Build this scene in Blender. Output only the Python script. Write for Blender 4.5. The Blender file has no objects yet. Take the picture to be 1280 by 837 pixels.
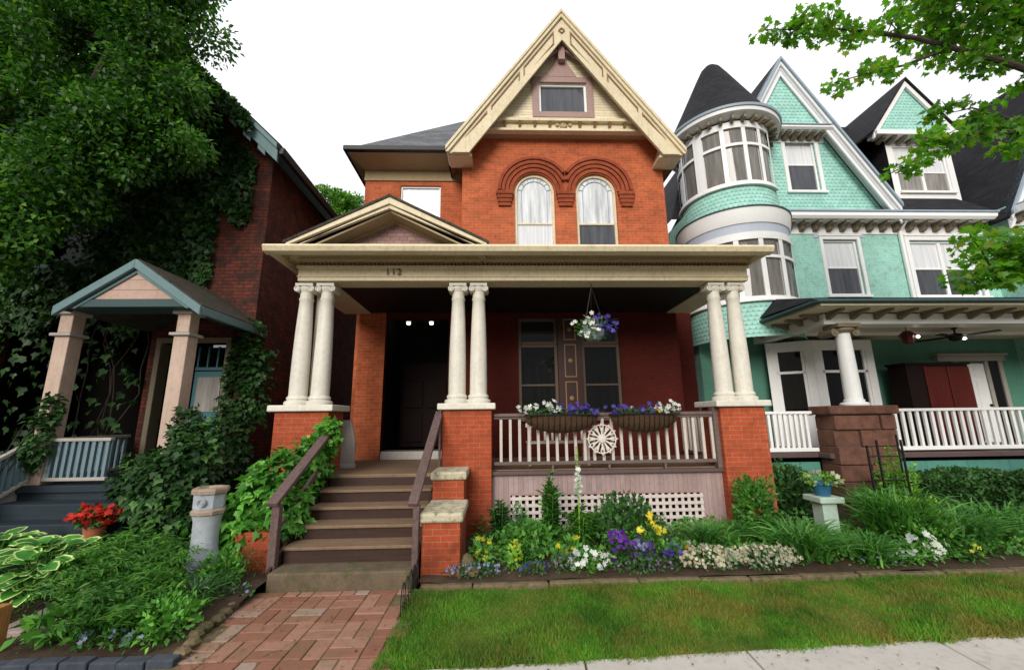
import bpy, bmesh, math, random
import numpy as np
from mathutils import Vector, Matrix
random.seed(7)
R = math.radians
scn = bpy.context.scene
col = bpy.data.collections.new('street'); scn.collection.children.link(col)

# ------------------------------------------------------------------ helpers
def tag(o, label=None, cat=None, group=None, kind=None):
    if label: o['label'] = label
    if cat: o['category'] = cat
    if group: o['group'] = group
    if kind: o['kind'] = kind
    return o
def thing(name, label, cat, loc=(0,0,0), group=None):
    o = bpy.data.objects.new(name, None); col.objects.link(o)
    o.location = loc; o.empty_display_size = .2
    return tag(o, label, cat, group)
def link(name, me, parent=None):
    o = bpy.data.objects.new(name, me); col.objects.link(o)
    if parent is not None:
        o.parent = parent
        if parent.type == 'EMPTY':
            o.matrix_parent_inverse = Matrix.Translation(-Vector(parent.location))
    return o
def copy_tree(o, parent=None):
    c = o.copy(); col.objects.link(c)
    if parent is not None: c.parent = parent
    for ch in list(o.children): copy_tree(ch, c)
    return c

def uv_box(me):
    uvl = me.uv_layers.new(name='UVMap')
    vs = me.vertices
    for p in me.polygons:
        n = p.normal
        if abs(n.z) > .97: u = Vector((1,0,0)); v = Vector((0,1,0))
        else:
            u = Vector((0,0,1)).cross(n); u.normalize(); v = n.cross(u)
        for li in p.loop_indices:
            c = vs[me.loops[li].vertex_index].co
            uvl.data[li].uv = (c.dot(u), c.dot(v))

class MB:
    def __init__(s): s.v = []; s.f = []
    def add(s, vs, fs):
        k = len(s.v); s.v += [tuple(a) for a in vs]; s.f += [tuple(k+i for i in f) for f in fs]; return s
    def box(s, x0, x1, y0, y1, z0, z1):
        return s.add([(x0,y0,z0),(x1,y0,z0),(x1,y1,z0),(x0,y1,z0),(x0,y0,z1),(x1,y0,z1),(x1,y1,z1),(x0,y1,z1)],
            [(0,3,2,1),(4,5,6,7),(0,1,5,4),(1,2,6,5),(2,3,7,6),(3,0,4,7)])
    def bar(s, a, b, w, h, up=(0,0,1)):
        a = Vector(a); b = Vector(b); d = (b-a).normalized(); up = Vector(up)
        x = d.cross(up); 
        if x.length < 1e-4: x = d.cross(Vector((0,1,0)))
        x.normalize(); z = x.cross(d)
        vs = []
        for p in (a, b):
            for i, j in ((-1,-1),(1,-1),(1,1),(-1,1)): vs.append(p + x*(i*w/2) + z*(j*h/2))
        return s.add(vs, [(0,1,2,3),(7,6,5,4),(0,4,5,1),(1,5,6,2),(2,6,7,3),(3,7,4,0)])
    def prism(s, pts, a, b, axis='y'):
        # pts: 2-D outline (x,z) for axis y, (y,z) for axis x, (x,y) for axis z
        n = len(pts)
        def P(p, t):
            return (p[0],t,p[1]) if axis=='y' else (t,p[0],p[1]) if axis=='x' else (p[0],p[1],t)
        vs = [P(p,a) for p in pts] + [P(p,b) for p in pts]
        fs = [tuple(range(n)), tuple(range(2*n-1,n-1,-1))] + [(i,i+n,(i+1)%n+n,(i+1)%n) for i in range(n)]
        return s.add(vs, fs)
    def quad(s, *p): return s.add(p, [tuple(range(len(p)))])
    def lathe(s, prof, c, n=24, a0=0, a1=2*math.pi, axis='z'):
        full = abs(a1-a0-2*math.pi) < 1e-5
        m = n if full else n+1
        vs = []
        for r, z in prof:
            for i in range(m):
                a = a0 + (a1-a0)*i/n
                if axis=='z': vs.append((c[0]+r*math.sin(a), c[1]-r*math.cos(a), c[2]+z))
                elif axis=='y': vs.append((c[0]+r*math.sin(a), c[1]+z, c[2]+r*math.cos(a)))
                else: vs.append((c[0]+z, c[1]+r*math.sin(a), c[2]+r*math.cos(a)))
        fs = []
        for k in range(len(prof)-1):
            for i in range(n):
                j = (i+1) % m
                fs.append((k*m+i, k*m+j, (k+1)*m+j, (k+1)*m+i))
        return s.add(vs, fs)
    def tube(s, pts, r, n=6):
        pts = [Vector(p) for p in pts]; rs = r if isinstance(r,(list,tuple)) else [r]*len(pts)
        vs = []; fs = []
        ref = Vector((.31,.17,.93))
        for i, p in enumerate(pts):
            d = (pts[min(i+1,len(pts)-1)] - pts[max(i-1,0)]).normalized()
            x = d.cross(ref)
            if x.length < .05: x = d.cross(Vector((1,0,0)))
            x.normalize(); y = d.cross(x)
            for k in range(n):
                a = 2*math.pi*k/n; vs.append(p + (x*math.cos(a)+y*math.sin(a))*rs[i])
        for i in range(len(pts)-1):
            for k in range(n):
                j = (k+1)%n; fs.append((i*n+k, i*n+j, (i+1)*n+j, (i+1)*n+k))
        fs.append(tuple(range(n-1,-1,-1))); fs.append(tuple((len(pts)-1)*n+k for k in range(n)))
        return s.add(vs, fs)
    def arc(s, cx, cz, r0, r1, y0, y1, a0, a1, n=20):
        # ring segment in an xz plane, extruded along y; angle 0 = +x, counter-clockwise
        vs = []
        for i in range(n+1):
            a = a0+(a1-a0)*i/n; c, q = math.cos(a), math.sin(a)
            vs += [(cx+r0*c,y0,cz+r0*q),(cx+r1*c,y0,cz+r1*q),(cx+r1*c,y1,cz+r1*q),(cx+r0*c,y1,cz+r0*q)]
        fs = []
        for i in range(n):
            k = 4*i
            for j in range(4): fs.append((k+j, k+(j+1)%4, k+4+(j+1)%4, k+4+j))
        fs += [(3,2,1,0), (4*n,4*n+1,4*n+2,4*n+3)]
        return s.add(vs, fs)
    def wall(s, x0, x1, z0, z1, y, ops=(), rev=.12):
        xs = sorted({x0,x1,*[v for o in ops for v in o[:2]]}); zs = sorted({z0,z1,*[v for o in ops for v in o[2:4]]})
        for a, b in zip(xs, xs[1:]):
            for c, d in zip(zs, zs[1:]):
                mx, mz = (a+b)/2, (c+d)/2
                if any(o[0]<mx<o[1] and o[2]<mz<o[3] for o in ops): continue
                s.quad((a,y,c),(b,y,c),(b,y,d),(a,y,d))
        for o in ops:
            a,b,c,d = o[:4]; q = y+rev
            arch = len(o) > 4 and o[4]
            top = d-(b-a)/2 if arch else d
            s.quad((a,y,c),(a,y,top),(a,q,top),(a,q,c)); s.quad((b,y,c),(b,q,c),(b,q,top),(b,y,top))
            s.quad((a,y,c),(a,q,c),(b,q,c),(b,y,c))
            if not arch: s.quad((a,y,d),(b,y,d),(b,q,d),(a,q,d))
            else:
                r = (b-a)/2; cx = (a+b)/2; n = 24
                P = [(cx-r*math.cos(math.pi*i/n), top+r*math.sin(math.pi*i/n)) for i in range(n+1)]
                for (ax,az),(bx,bz) in zip(P, P[1:]):
                    s.quad((ax,y,az),(bx,y,bz),(bx,y,d),(ax,y,d)); s.quad((ax,y,az),(ax,q,az),(bx,q,bz),(bx,y,bz))
        return s
    def build(s, name, mat, parent=None, smooth=False, bevel=0, origin=None, fix=True):
        me = bpy.data.meshes.new(name)
        vs = s.v
        if origin is not None: vs = [(a[0]-origin[0],a[1]-origin[1],a[2]-origin[2]) for a in vs]
        me.from_pydata(vs, [], s.f); 
        if fix:
            bm = bmesh.new(); bm.from_mesh(me); bmesh.ops.recalc_face_normals(bm, faces=bm.faces); bm.to_mesh(me); bm.free()
        me.update(); uv_box(me)
        if smooth:
            me.polygons.foreach_set('use_smooth', [True]*len(me.polygons)); me.set_sharp_from_angle(angle=R(40))
        me.materials.append(mat)
        o = link(name, me, parent)
        if origin is not None: o.location = origin
        if bevel:
            m = o.modifiers.new('edge', 'BEVEL'); m.width = bevel; m.segments = 2; m.limit_method = 'ANGLE'; m.angle_limit = R(40)
        return o
def rep(o, offs):
    # more of the same part: copies that share the mesh
    out = [o]; base = Vector(o.location)
    for d in offs:
        c = o.copy(); col.objects.link(c); c.location = base + Vector(d); out.append(c)
    return out
def clr(name, x, z, y, txt, size, mat, parent, extr=.008):
    cu = bpy.data.curves.new(name, 'FONT'); cu.body = txt; cu.size = size; cu.extrude = extr; cu.align_x = 'CENTER'; cu.space_character = 1.25
    t = bpy.data.objects.new(name, cu); scn.collection.objects.link(t)
    me = bpy.data.meshes.new_from_object(t.evaluated_get(bpy.context.evaluated_depsgraph_get()))
    bpy.data.objects.remove(t)
    me.transform(Matrix.Translation((x,y,z)) @ Matrix.Rotation(R(90),4,'X'))
    me.materials.clear(); me.materials.append(mat)
    return link(name, me, parent)

# ------------------------------------------------------------------ materials
def lin(r, g, b, k=1.0):
    f = lambda c: (c/255/12.92 if c/255 <= .04045 else ((c/255+.055)/1.055)**2.4)*k
    return (f(r), f(g), f(b), 1)
class NT:
    def __init__(s, name):
        s.m = bpy.data.materials.new(name); s.m.use_nodes = True; s.t = s.m.node_tree; s.n = s.t.nodes
        s.b = s.n['Principled BSDF']; s.out = s.n['Material Output']
    def node(s, typ, **kw):
        n = s.n.new(typ)
        for k, v in kw.items(): setattr(n, k, v)
        return n
    def put(s, sock, v):
        if hasattr(v, 'is_linked') or isinstance(v, bpy.types.NodeSocket): s.t.links.new(v, sock)
        else: sock.default_value = v
    def math(s, op, a, b=0.0, c=None):
        n = s.node('ShaderNodeMath', operation=op); s.put(n.inputs[0], a); s.put(n.inputs[1], b)
        if c is not None: s.put(n.inputs[2], c)
        return n.outputs[0]
    def mix(s, f, a, b, blend='MIX'):
        n = s.node('ShaderNodeMix', data_type='RGBA', blend_type=blend); s.put(n.inputs[0], f); s.put(n.inputs[6], a); s.put(n.inputs[7], b)
        return n.outputs[2]
    def pos(s): return s.node('ShaderNodeNewGeometry').outputs['Position']
    def island(s): return s.node('ShaderNodeNewGeometry').outputs['Random Per Island']
    def uv(s): return s.node('ShaderNodeTexCoord').outputs['UV']
    def noise(s, scale, vec=None, detail=4, rough=.6):
        n = s.node('ShaderNodeTexNoise'); n.inputs['Scale'].default_value = scale; n.inputs['Detail'].default_value = detail; n.inputs['Roughness'].default_value = rough
        s.put(n.inputs['Vector'], vec if vec is not None else s.pos()); return n.outputs[0]
    def rng(s, v, a, b, c=0.0, d=1.0):
        n = s.node('ShaderNodeMapRange'); s.put(n.inputs[0], v)
        for i, x in enumerate((a,b,c,d)): n.inputs[i+1].default_value = x
        return n.outputs[0]
    def sep(s, v):
        n = s.node('ShaderNodeSeparateXYZ'); s.put(n.inputs[0], v); return n.outputs
    def stretch(s, v, sc):
        n = s.node('ShaderNodeMapping'); s.put(n.inputs[0], v); n.inputs['Scale'].default_value = sc; return n.outputs[0]
    def bump(s, h, strength=.3, dist=.01):
        n = s.node('ShaderNodeBump'); n.inputs['Strength'].default_value = strength; n.inputs['Distance'].default_value = dist
        s.put(n.inputs['Height'], h); s.t.links.new(n.outputs[0], s.b.inputs['Normal'])
    def done(s, color, rough=.6, spec=.4):
        s.put(s.b.inputs['Base Color'], color); s.put(s.b.inputs['Roughness'], rough); s.b.inputs['Specular IOR Level'].default_value = spec
        return s.m
def dk(c, k): return (c[0]*k, c[1]*k, c[2]*k, 1)
def weather(t, c, var=.18, grime=.35):
    a = t.noise(1.3, detail=6); b = t.noise(14, detail=5)
    st = t.noise(3, t.stretch(t.pos(), (6,6,.5)), detail=5)
    c = t.mix(t.rng(a,.3,.75), c if not isinstance(c, tuple) else c, t.mix(1.0, c, (1-var,1-var*1.05,1-var*1.2,1), 'MULTIPLY'))
    c = t.mix(t.rng(b,.45,.8,0,grime), c, t.mix(1.0, c, (.55,.5,.45,1), 'MULTIPLY'))
    return t.mix(t.rng(st,.52,.75,0,grime), c, t.mix(1.0, c, (.6,.56,.5,1), 'MULTIPLY'))
def paint(name, c, rough=.55, var=.14, grime=.3, spec=.35):
    t = NT(name); o = weather(t, c, var, grime); t.bump(t.noise(45, detail=6), .12, .004); return t.done(o, rough, spec)
def brick(name, c1, c2, mortar, w=.215, h=.076, m=.011, rough=.85, black=0.0, bump=.5, var=.8):
    t = NT(name); u = t.uv()
    b = t.node('ShaderNodeTexBrick'); t.put(b.inputs['Vector'], u)
    for k, v in (('Scale',1),('Mortar Size',m/2),('Mortar Smooth',.2),('Bias',0),('Brick Width',w),('Row Height',h)): b.inputs[k].default_value = v
    b.inputs['Color1'].default_value = c1; b.inputs['Color2'].default_value = c2; b.inputs['Mortar'].default_value = mortar
    c = b.outputs['Color']
    # one more level of brick to brick variation from a coarser brick lattice
    b2 = t.node('ShaderNodeTexBrick'); t.put(b2.inputs['Vector'], u)
    for k, v in (('Scale',1),('Mortar Size',0),('Bias',0),('Brick Width',w),('Row Height',h)): b2.inputs[k].default_value = v
    b2.inputs['Color1'].default_value = (.62,.58,.56,1); b2.inputs['Color2'].default_value = (1.18,1.16,1.12,1)
    b2.inputs['Mortar'].default_value = (1,1,1,1)
    c = t.mix(var, c, b2.outputs['Color'], 'MULTIPLY')
    c = t.mix(t.rng(t.noise(.9, detail=6),.35,.75), c, t.mix(1.0, c, (.70,.62,.60,1), 'MULTIPLY')); zz = t.sep(t.pos())[2]; c = t.mix(t.math('MULTIPLY', t.rng(zz,-.1,.9,1,0), t.rng(t.noise(4, detail=7),.35,.65)), c, t.mix(1.0, c, (.42,.40,.36,1), 'MULTIPLY'))
    c = t.mix(t.rng(t.noise(9, detail=6),.5,.8,0,.7), c, t.mix(1.0, c, (.5,.45,.45,1), 'MULTIPLY'))
    c = t.mix(t.rng(t.noise(2.4, t.stretch(t.pos(), (3,3,.6)), detail=6),.58,.8,0,.25), c, t.mix(1.0, c, (.8,1.1,1.25,1), 'MULTIPLY'))
    if black: c = t.mix(t.rng(t.noise(3.5, detail=8, rough=.75),.42,.62,0,black), c, (.018,.012,.011,1))
    hgt = t.math('ADD', t.math('MULTIPLY', b.outputs['Fac'], -1.0), t.math('MULTIPLY', t.noise(60), .5))
    t.bump(hgt, bump, .008); return t.done(c, rough, .25)
def shingle(name, ca, cb, w=.26, h=.15, scallop=False, rough=.85, dark=.45):
    t = NT(name); x, y, _ = t.sep(t.uv())
    row = t.math('FLOOR', t.math('DIVIDE', y, h)); fv = t.math('FRACT', t.math('DIVIDE', y, h))
    uu = t.math('ADD', t.math('DIVIDE', x, w), t.math('MULTIPLY', row, .5 if scallop else .37))
    cell = t.math('FLOOR', uu); fu = t.math('SUBTRACT', t.math('FRACT', uu), .5)
    wn = t.node('ShaderNodeTexWhiteNoise', noise_dimensions='2D'); cv = t.node('ShaderNodeCombineXYZ'); t.put(cv.inputs[0], cell); t.put(cv.inputs[1], row); t.put(wn.inputs['Vector'], cv.outputs[0])
    c = t.mix(wn.outputs[0], ca, cb)
    if scallop:
        d = t.math('SQRT', t.math('ADD', t.math('POWER', fu, 2), t.math('POWER', t.math('SUBTRACT', fv, .55), 2)))
        edge = t.math('MULTIPLY', t.rng(d,.44,.52), t.math('LESS_THAN', fv, .55))
        hgt = t.math('SUBTRACT', t.math('SUBTRACT', 1.0, fv), edge)
    else:
        edge = t.math('MAXIMUM', t.rng(fv,.0,.14,1,0), t.rng(t.math('ABSOLUTE', fu),.46,.5))
        hgt = t.math('SUBTRACT', t.math('SUBTRACT', 1.0, fv), edge)
    c = t.mix(edge, c, t.mix(1.0, c, (dark,dark,dark*1.05,1), 'MULTIPLY'))
    c = t.mix(t.rng(t.noise(1.1, detail=6),.35,.75,0,.7), c, t.mix(1.0, c, (.68,.68,.66,1), 'MULTIPLY'))
    c = t.mix(t.rng(t.noise(11, detail=5),.5,.8,0,.4), c, t.mix(1.0, c, (.6,.58,.55,1), 'MULTIPLY'))
    t.bump(hgt, .6, .012); return t.done(c, rough, .25)
def boards(name, c, pitch, axis, rough=.6, gap=.08, grime=.4, dark=.35):
    t = NT(name); p = t.sep(t.pos())[axis]
    f = t.math('FRACT', t.math('DIVIDE', p, pitch)); k = t.math('FLOOR', t.math('DIVIDE', p, pitch))
    wn = t.node('ShaderNodeTexWhiteNoise', noise_dimensions='1D'); t.put(wn.inputs['W'], k)
    cc = t.mix(wn.outputs[0], dk(c,.86), dk(c,1.06))
    cc = weather(t, cc, .15, grime)
    e = t.rng(f, 0, gap, 1, 0); cc = t.mix(e, cc, t.mix(1.0, cc, (dark,dark,dark,1), 'MULTIPLY'))
    t.bump(t.math('SUBTRACT', t.math('MULTIPLY', f, -.6 if axis==2 else 0.0), e), .5, .012); return t.done(cc, rough, .3)
def wood(name, c, ax=0, rough=.7):
    t = NT(name); sc = [14,14,14]; sc[ax] = .7
    g = t.noise(2.2, t.stretch(t.pos(), sc), detail=7, rough=.7)
    cc = t.mix(t.rng(g,.3,.72), dk(c,.6), dk(c,1.15)); cc = weather(t, cc, .2, .4)
    t.bump(g, .3, .004); return t.done(cc, rough, .3)
def stone(name, c1, c2, scale=3, rough=.9, moss=0.0, bump=.6):
    t = NT(name); a = t.noise(scale, detail=8, rough=.68); b = t.noise(scale*9, detail=6)
    c = t.mix(t.rng(a,.3,.7), c1, c2); c = t.mix(t.rng(b,.5,.8,0,.5), c, dk(c1,.55))
    if moss: c = t.mix(t.rng(t.noise(scale*1.7, detail=6),.5,.66,0,moss), c, (.05,.07,.015,1))
    t.bump(t.math('ADD', a, t.math('MULTIPLY', b, .4)), bump, .02); return t.done(c, rough, .25)
def glass(name, c, rough=.04, spec=.5):
    t = NT(name)
    n = t.noise(2.4, t.stretch(t.pos(), (4,4,.35)), detail=4)
    cc = t.mix(t.rng(n,.3,.7), dk(c,1.15), dk(c,.55)); t.bump(t.noise(1.2, detail=1), .05, .01)
    return t.done(cc, rough, spec)
def leaf(name, ca, cb, cc=None, trans=.35, rough=.5, spec=.35, patch=2.0, gain=1.95, tint=None, tx=False):
    t = NT(name); r = t.island(); ca, cb = dk(ca,gain), dk(cb,gain); cc = dk(cc,gain) if cc else None
    c = t.mix(r, ca, cb)
    if cc is not None: c = t.mix(t.rng(r,.80,1.0), c, cc)
    c = t.mix(t.rng(t.noise(patch, detail=3),.38,.62), t.mix(1.0, c, (.42,.5,.5,1), 'MULTIPLY'), c)
    if tint: c = t.mix(t.math('MULTIPLY', t.rng(t.noise(tint[1],detail=5),tint[2],tint[3],0,.8), t.rng(t.sep(t.pos())[0],-.6,2.0,.25,1.0) if tx else 1.0), c, t.mix(r, tint[0], dk(tint[0],.6)))
    t.done(c, rough, spec)
    if trans:
        tr = t.node('ShaderNodeBsdfTranslucent'); t.put(tr.inputs['Color'], t.mix(1.0, c, (1.5,1.7,.7,1), 'MULTIPLY'))
        ms = t.node('ShaderNodeMixShader'); ms.inputs[0].default_value = trans
        t.t.links.new(t.b.outputs[0], ms.inputs[1]); t.t.links.new(tr.outputs[0], ms.inputs[2]); t.t.links.new(ms.outputs[0], t.out.inputs[0])
    return t.m
def petal(name, ca, cb): return leaf(name, ca, cb, None, .25, .55, .25, 6, 1.0)

M = {}
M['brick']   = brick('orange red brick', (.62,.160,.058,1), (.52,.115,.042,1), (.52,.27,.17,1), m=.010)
M['brickshade']= brick('deep red brick with porch shade', (.105,.010,.004,1), (.072,.007,.003,1), (.04,.012,.009,1), m=.009)  # deep red brick, darkened further so its colour holds the porch shade
M['brickpier']= brick('pier brick', (.50,.10,.038,1), (.38,.07,.028,1), (.40,.19,.11,1), m=.010)
M['brickhood']= brick('moulded brick', (.47,.10,.038,1), (.34,.068,.028,1), (.24,.11,.065,1), w=.09, h=.09)
M['brickold']= brick('old sooty brick with tree shade', (.24,.055,.030,1), (.08,.022,.015,1), (.035,.024,.02,1), m=.016, black=.85)  # tone also carries the shade of the tree canopy
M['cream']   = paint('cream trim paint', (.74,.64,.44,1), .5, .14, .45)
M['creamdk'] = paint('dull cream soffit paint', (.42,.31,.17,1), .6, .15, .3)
M['mould']   = paint('tan moulding paint', (.34,.24,.13,1), .6)
M['column']  = paint('chalky white column paint', (.72,.69,.61,1), .5, .12, .36)
M['white']   = paint('white trim paint', (.86,.86,.86,1), .45, .05, .10)
M['lilac']   = paint('pale lilac trim paint', (.50,.55,.66,1), .5, .07, .16)
M['bluegrey']= paint('blue grey trim paint', (.30,.38,.46,1), .5, .07, .2)
M['mauve']   = boards('mauve board skirt', (.40,.29,.28,1), .085, 0)
M['mauvepl'] = paint('mauve paint', (.38,.25,.23,1), .6)
M['mauvedk'] = paint('dark mauve paint', (.115,.075,.075,1), .55)
M['mauvesh'] = shingle('mauve pediment shingles', (.44,.28,.25,1), (.33,.20,.18,1), .16, .08, False)
M['siding']  = boards('cream lap siding', (.84,.74,.53,1), .085, 2, gap=.22, dark=.5)
M['pinkside']= boards('pale pink boards', (.52,.36,.29,1), .17, 2, gap=.08, dark=.5)
M['pink']    = paint('faded pink post paint', (.55,.41,.34,1), .65, .2, .4)
M['railblue']= paint('dull blue baluster paint', (.15,.23,.27,1), .6)
M['teal']    = paint('grey teal trim paint', (.13,.22,.235,1), .6)
M['tealdk']  = paint('dark teal paint', (.035,.075,.08,1), .6)
M['tealdoor']= paint('teal door paint', (.025,.12,.15,1), .45)
M['stairblue']= wood('worn blue stair paint', (.022,.036,.05,1), 0)
M['slate']   = shingle('grey slate roof', (.16,.165,.18,1), (.095,.10,.11,1), .25, .14)
M['slatedk'] = shingle('charcoal asphalt shingles', (.022,.022,.027,1), (.011,.011,.014,1), .3, .15, rough=.9)
M['roofbrn'] = shingle('mossy brown shingles', (.075,.065,.045,1), (.05,.045,.035,1), .28, .14)
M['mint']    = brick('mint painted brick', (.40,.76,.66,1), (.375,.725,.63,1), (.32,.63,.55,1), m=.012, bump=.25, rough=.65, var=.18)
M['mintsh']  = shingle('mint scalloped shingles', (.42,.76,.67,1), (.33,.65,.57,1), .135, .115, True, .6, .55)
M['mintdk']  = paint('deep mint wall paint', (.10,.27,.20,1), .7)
M['skirtgrn']= boards('sea green boards', (.10,.30,.25,1), .9, 0, gap=.02)
M['bracket'] = paint('khaki bracket paint', (.22,.18,.12,1), .6)
M['sandst']  = stone('brown sandstone', (.085,.038,.026,1), (.19,.09,.062,1), 4)
M['capst']   = stone('pale cap stone', (.50,.46,.36,1), (.66,.62,.52,1), 5, moss=.25)
M['capmoss'] = stone('mossy cap stone', (.42,.37,.24,1), (.60,.55,.42,1), 6, moss=.7)
M['conc']    = stone('pavement concrete', (.42,.385,.35,1), (.50,.47,.43,1), 1.6, bump=.15)
M['concstep']= stone('mossy concrete step', (.095,.07,.045,1), (.16,.12,.08,1), 4, moss=.6)
M['soil']    = stone('garden soil', (.045,.028,.018,1), (.085,.055,.035,1), 9)
M['turf']    = stone('turf soil', (.06,.12,.014,1), (.13,.15,.025,1), 5)
M['ground']  = stone('ground', (.10,.09,.07,1), (.16,.14,.11,1), 2)
M['tread']   = wood('brown porch tread paint', (.25,.165,.105,1), 0)
M['riser']   = wood('dark brown riser paint', (.055,.028,.020,1), 0)
M['rail']    = wood('mauve brown rail paint', (.155,.10,.095,1), 1)
M['railtop'] = wood('weathered mauve rail', (.19,.135,.125,1), 0)
M['baluster']= paint('pinkish white baluster paint', (.62,.55,.50,1), .55)
M['lattice'] = paint('pink white lattice paint', (.66,.58,.55,1), .6)
M['dark']    = paint('near black interior shade', (.008,.007,.007,1), .8, .1, .1, .1)  # darkness of unlit interiors and gaps put into the colour
M['ceil']    = boards('dark porch ceiling', (.014,.010,.009,1), .09, 0)  # board colour lowered to paint in the porch gloom
M['frame']   = paint('brown window frame', (.10,.065,.042,1), .5)
M['panelbr'] = paint('dark red brown panel', (.035,.011,.008,1), .5)
M['gold']    = paint('ochre moulding', (.26,.15,.07,1), .5)
M['doorred'] = wood('dark red door', (.012,.003,.002,1), 2, .85)
M['redwood'] = wood('deep red stained wood', (.11,.012,.008,1), 2, .5)
M['glassdk'] = glass('dark window glass', (.010,.011,.012,1))
M['glassgr'] = glass('grey curtained glass', (.30,.28,.265,1), .08)
M['glasstan']= glass('curtained bay glass', (.20,.185,.17,1), .06)
t = NT('white curtain behind glass'); g_ = t.noise(3.0, t.stretch(t.pos(), (9,9,.25)), detail=3); M['glasswh'] = t.done(t.mix(t.rng(g_,.35,.65), (.60,.62,.66,1), (.80,.81,.83,1)), .08, .5)
M['glasslil']= glass('pale lit leaded glass', (.74,.77,.80,1), .08)
M['glassmid']= glass('mid grey glass', (.085,.09,.105,1), .05)
M['metalblk']= paint('black iron', (.012,.012,.012,1), .5)
M['metalwh'] = paint('white painted metal', (.74,.70,.64,1), .45)
M['wicker']  = stone('brown coir liner', (.050,.026,.014,1), (.10,.055,.03,1), 25)
M['pedestal']= stone('pale blue grey glazed stone', (.30,.35,.40,1), (.48,.50,.52,1), 3, .6, moss=.15, bump=.15)
M['pedband'] = stone('brown stained pedestal band', (.25,.17,.12,1), (.40,.33,.27,1), 7)
M['terra']   = stone('terracotta', (.35,.10,.05,1), (.42,.15,.08,1), 5, bump=.1)
M['bluepot'] = paint('blue glazed pot', (.03,.12,.22,1), .25)
M['palegrn'] = paint('pale green painted stand', (.44,.56,.48,1), .6)
M['softgrey']= paint('pale grey panel paint', (.40,.37,.34,1), .6)
M['number']  = paint('black house number', (.02,.016,.012,1), .4)
M['timber']  = wood('orange timber post', (.42,.19,.06,1), 2)
M['edging']  = stone('weathered edging stone', (.10,.075,.04,1), (.20,.15,.09,1), 7, moss=.8)
M['slatebr'] = stone('dark slate edging', (.035,.042,.055,1), (.07,.08,.10,1), 8)
M['flag']    = stone('pink flagstone', (.30,.22,.20,1), (.40,.31,.28,1), 5)
M['bark']    = stone('tree bark', (.035,.026,.02,1), (.075,.058,.045,1), 12)
M['ironlamp']= paint('dark red lamp metal', (.10,.012,.012,1), .4)
t = NT('lit bulb'); t.b.inputs['Emission Color'].default_value = (1,.93,.78,1); t.b.inputs['Emission Strength'].default_value = 6; M['bulb'] = t.done((.9,.85,.7,1))
# foliage
M['ivy']     = leaf('ivy leaves', (.018,.056,.012,1), (.036,.10,.020,1), (.085,.18,.04,1), .2, .45, gain=1.25)  # leaf colour darkened to stand for shade under the big tree
M['ivylt']   = leaf('light ivy leaves', (.045,.15,.018,1), (.085,.24,.03,1), (.16,.33,.06,1), .25, .42)
M['lefttree']= leaf('dense tree leaves', (.016,.056,.008,1), (.046,.13,.015,1), (.12,.23,.025,1), .35, .5, patch=.9, gain=1.85)
M['maple']   = leaf('maple leaves', (.055,.17,.010,1), (.12,.27,.015,1), (.20,.24,.02,1), .5, .45, patch=1.1, gain=1.5)
M['bgtree']  = leaf('distant tree leaves', (.06,.15,.02,1), (.10,.22,.03,1), None, .3, .6, patch=.5)
M['shrub']   = leaf('shrub leaves', (.030,.10,.014,1), (.06,.17,.022,1), (.10,.22,.03,1), .25)
M['shrubdk'] = leaf('dark shrub leaves', (.018,.055,.012,1), (.034,.09,.018,1), (.05,.12,.03,1), .2)
M['feather'] = leaf('feathery leaves', (.030,.10,.012,1), (.055,.155,.016,1), (.10,.19,.03,1), .25)
M['lily']    = leaf('strap leaves', (.035,.12,.020,1), (.065,.18,.028,1), (.11,.22,.05,1), .25, .38)
M['lilyblue']= leaf('grey green strap leaves', (.04,.10,.035,1), (.075,.16,.055,1), (.15,.22,.10,1), .25, .4)
M['hosta']   = leaf('hosta leaf green', (.040,.15,.022,1), (.06,.19,.03,1), None, .2, .4)
M['hostarim']= leaf('hosta leaf pale rim', (.34,.42,.13,1), (.42,.50,.2,1), None, .2, .4)
M['yelgrn']  = leaf('yellow green leaves', (.11,.23,.02,1), (.17,.30,.035,1), (.22,.30,.04,1), .3)
M['grass']   = leaf('grass blades', (.038,.155,.012,1), (.105,.25,.016,1), (.26,.20,.035,1), .3, .55, patch=1.4, gain=1.5, tint=((.33,.27,.06,1),1.6,.42,.62), tx=True)
M['pwhite']  = petal('white petals', (.78,.78,.74,1), (.85,.85,.82,1))
M['pblue']   = petal('violet blue petals', (.055,.035,.30,1), (.12,.08,.42,1))
M['ppurple'] = petal('deep purple petals', (.10,.015,.26,1), (.18,.04,.40,1))
M['plav']    = petal('lavender petals', (.26,.27,.55,1), (.38,.38,.62,1))
M['pyellow'] = petal('yellow petals', (.75,.56,.02,1), (.80,.68,.06,1))
M['porange'] = petal('orange petals', (.62,.28,.03,1), (.66,.38,.06,1))
M['pred']    = petal('red petals', (.55,.016,.012,1), (.68,.05,.03,1))
M['pcream']  = petal('cream pink petals', (.62,.50,.38,1), (.58,.56,.42,1))
M['pmauve']  = petal('dusty mauve petals', (.20,.13,.24,1), (.30,.22,.34,1))

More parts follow.
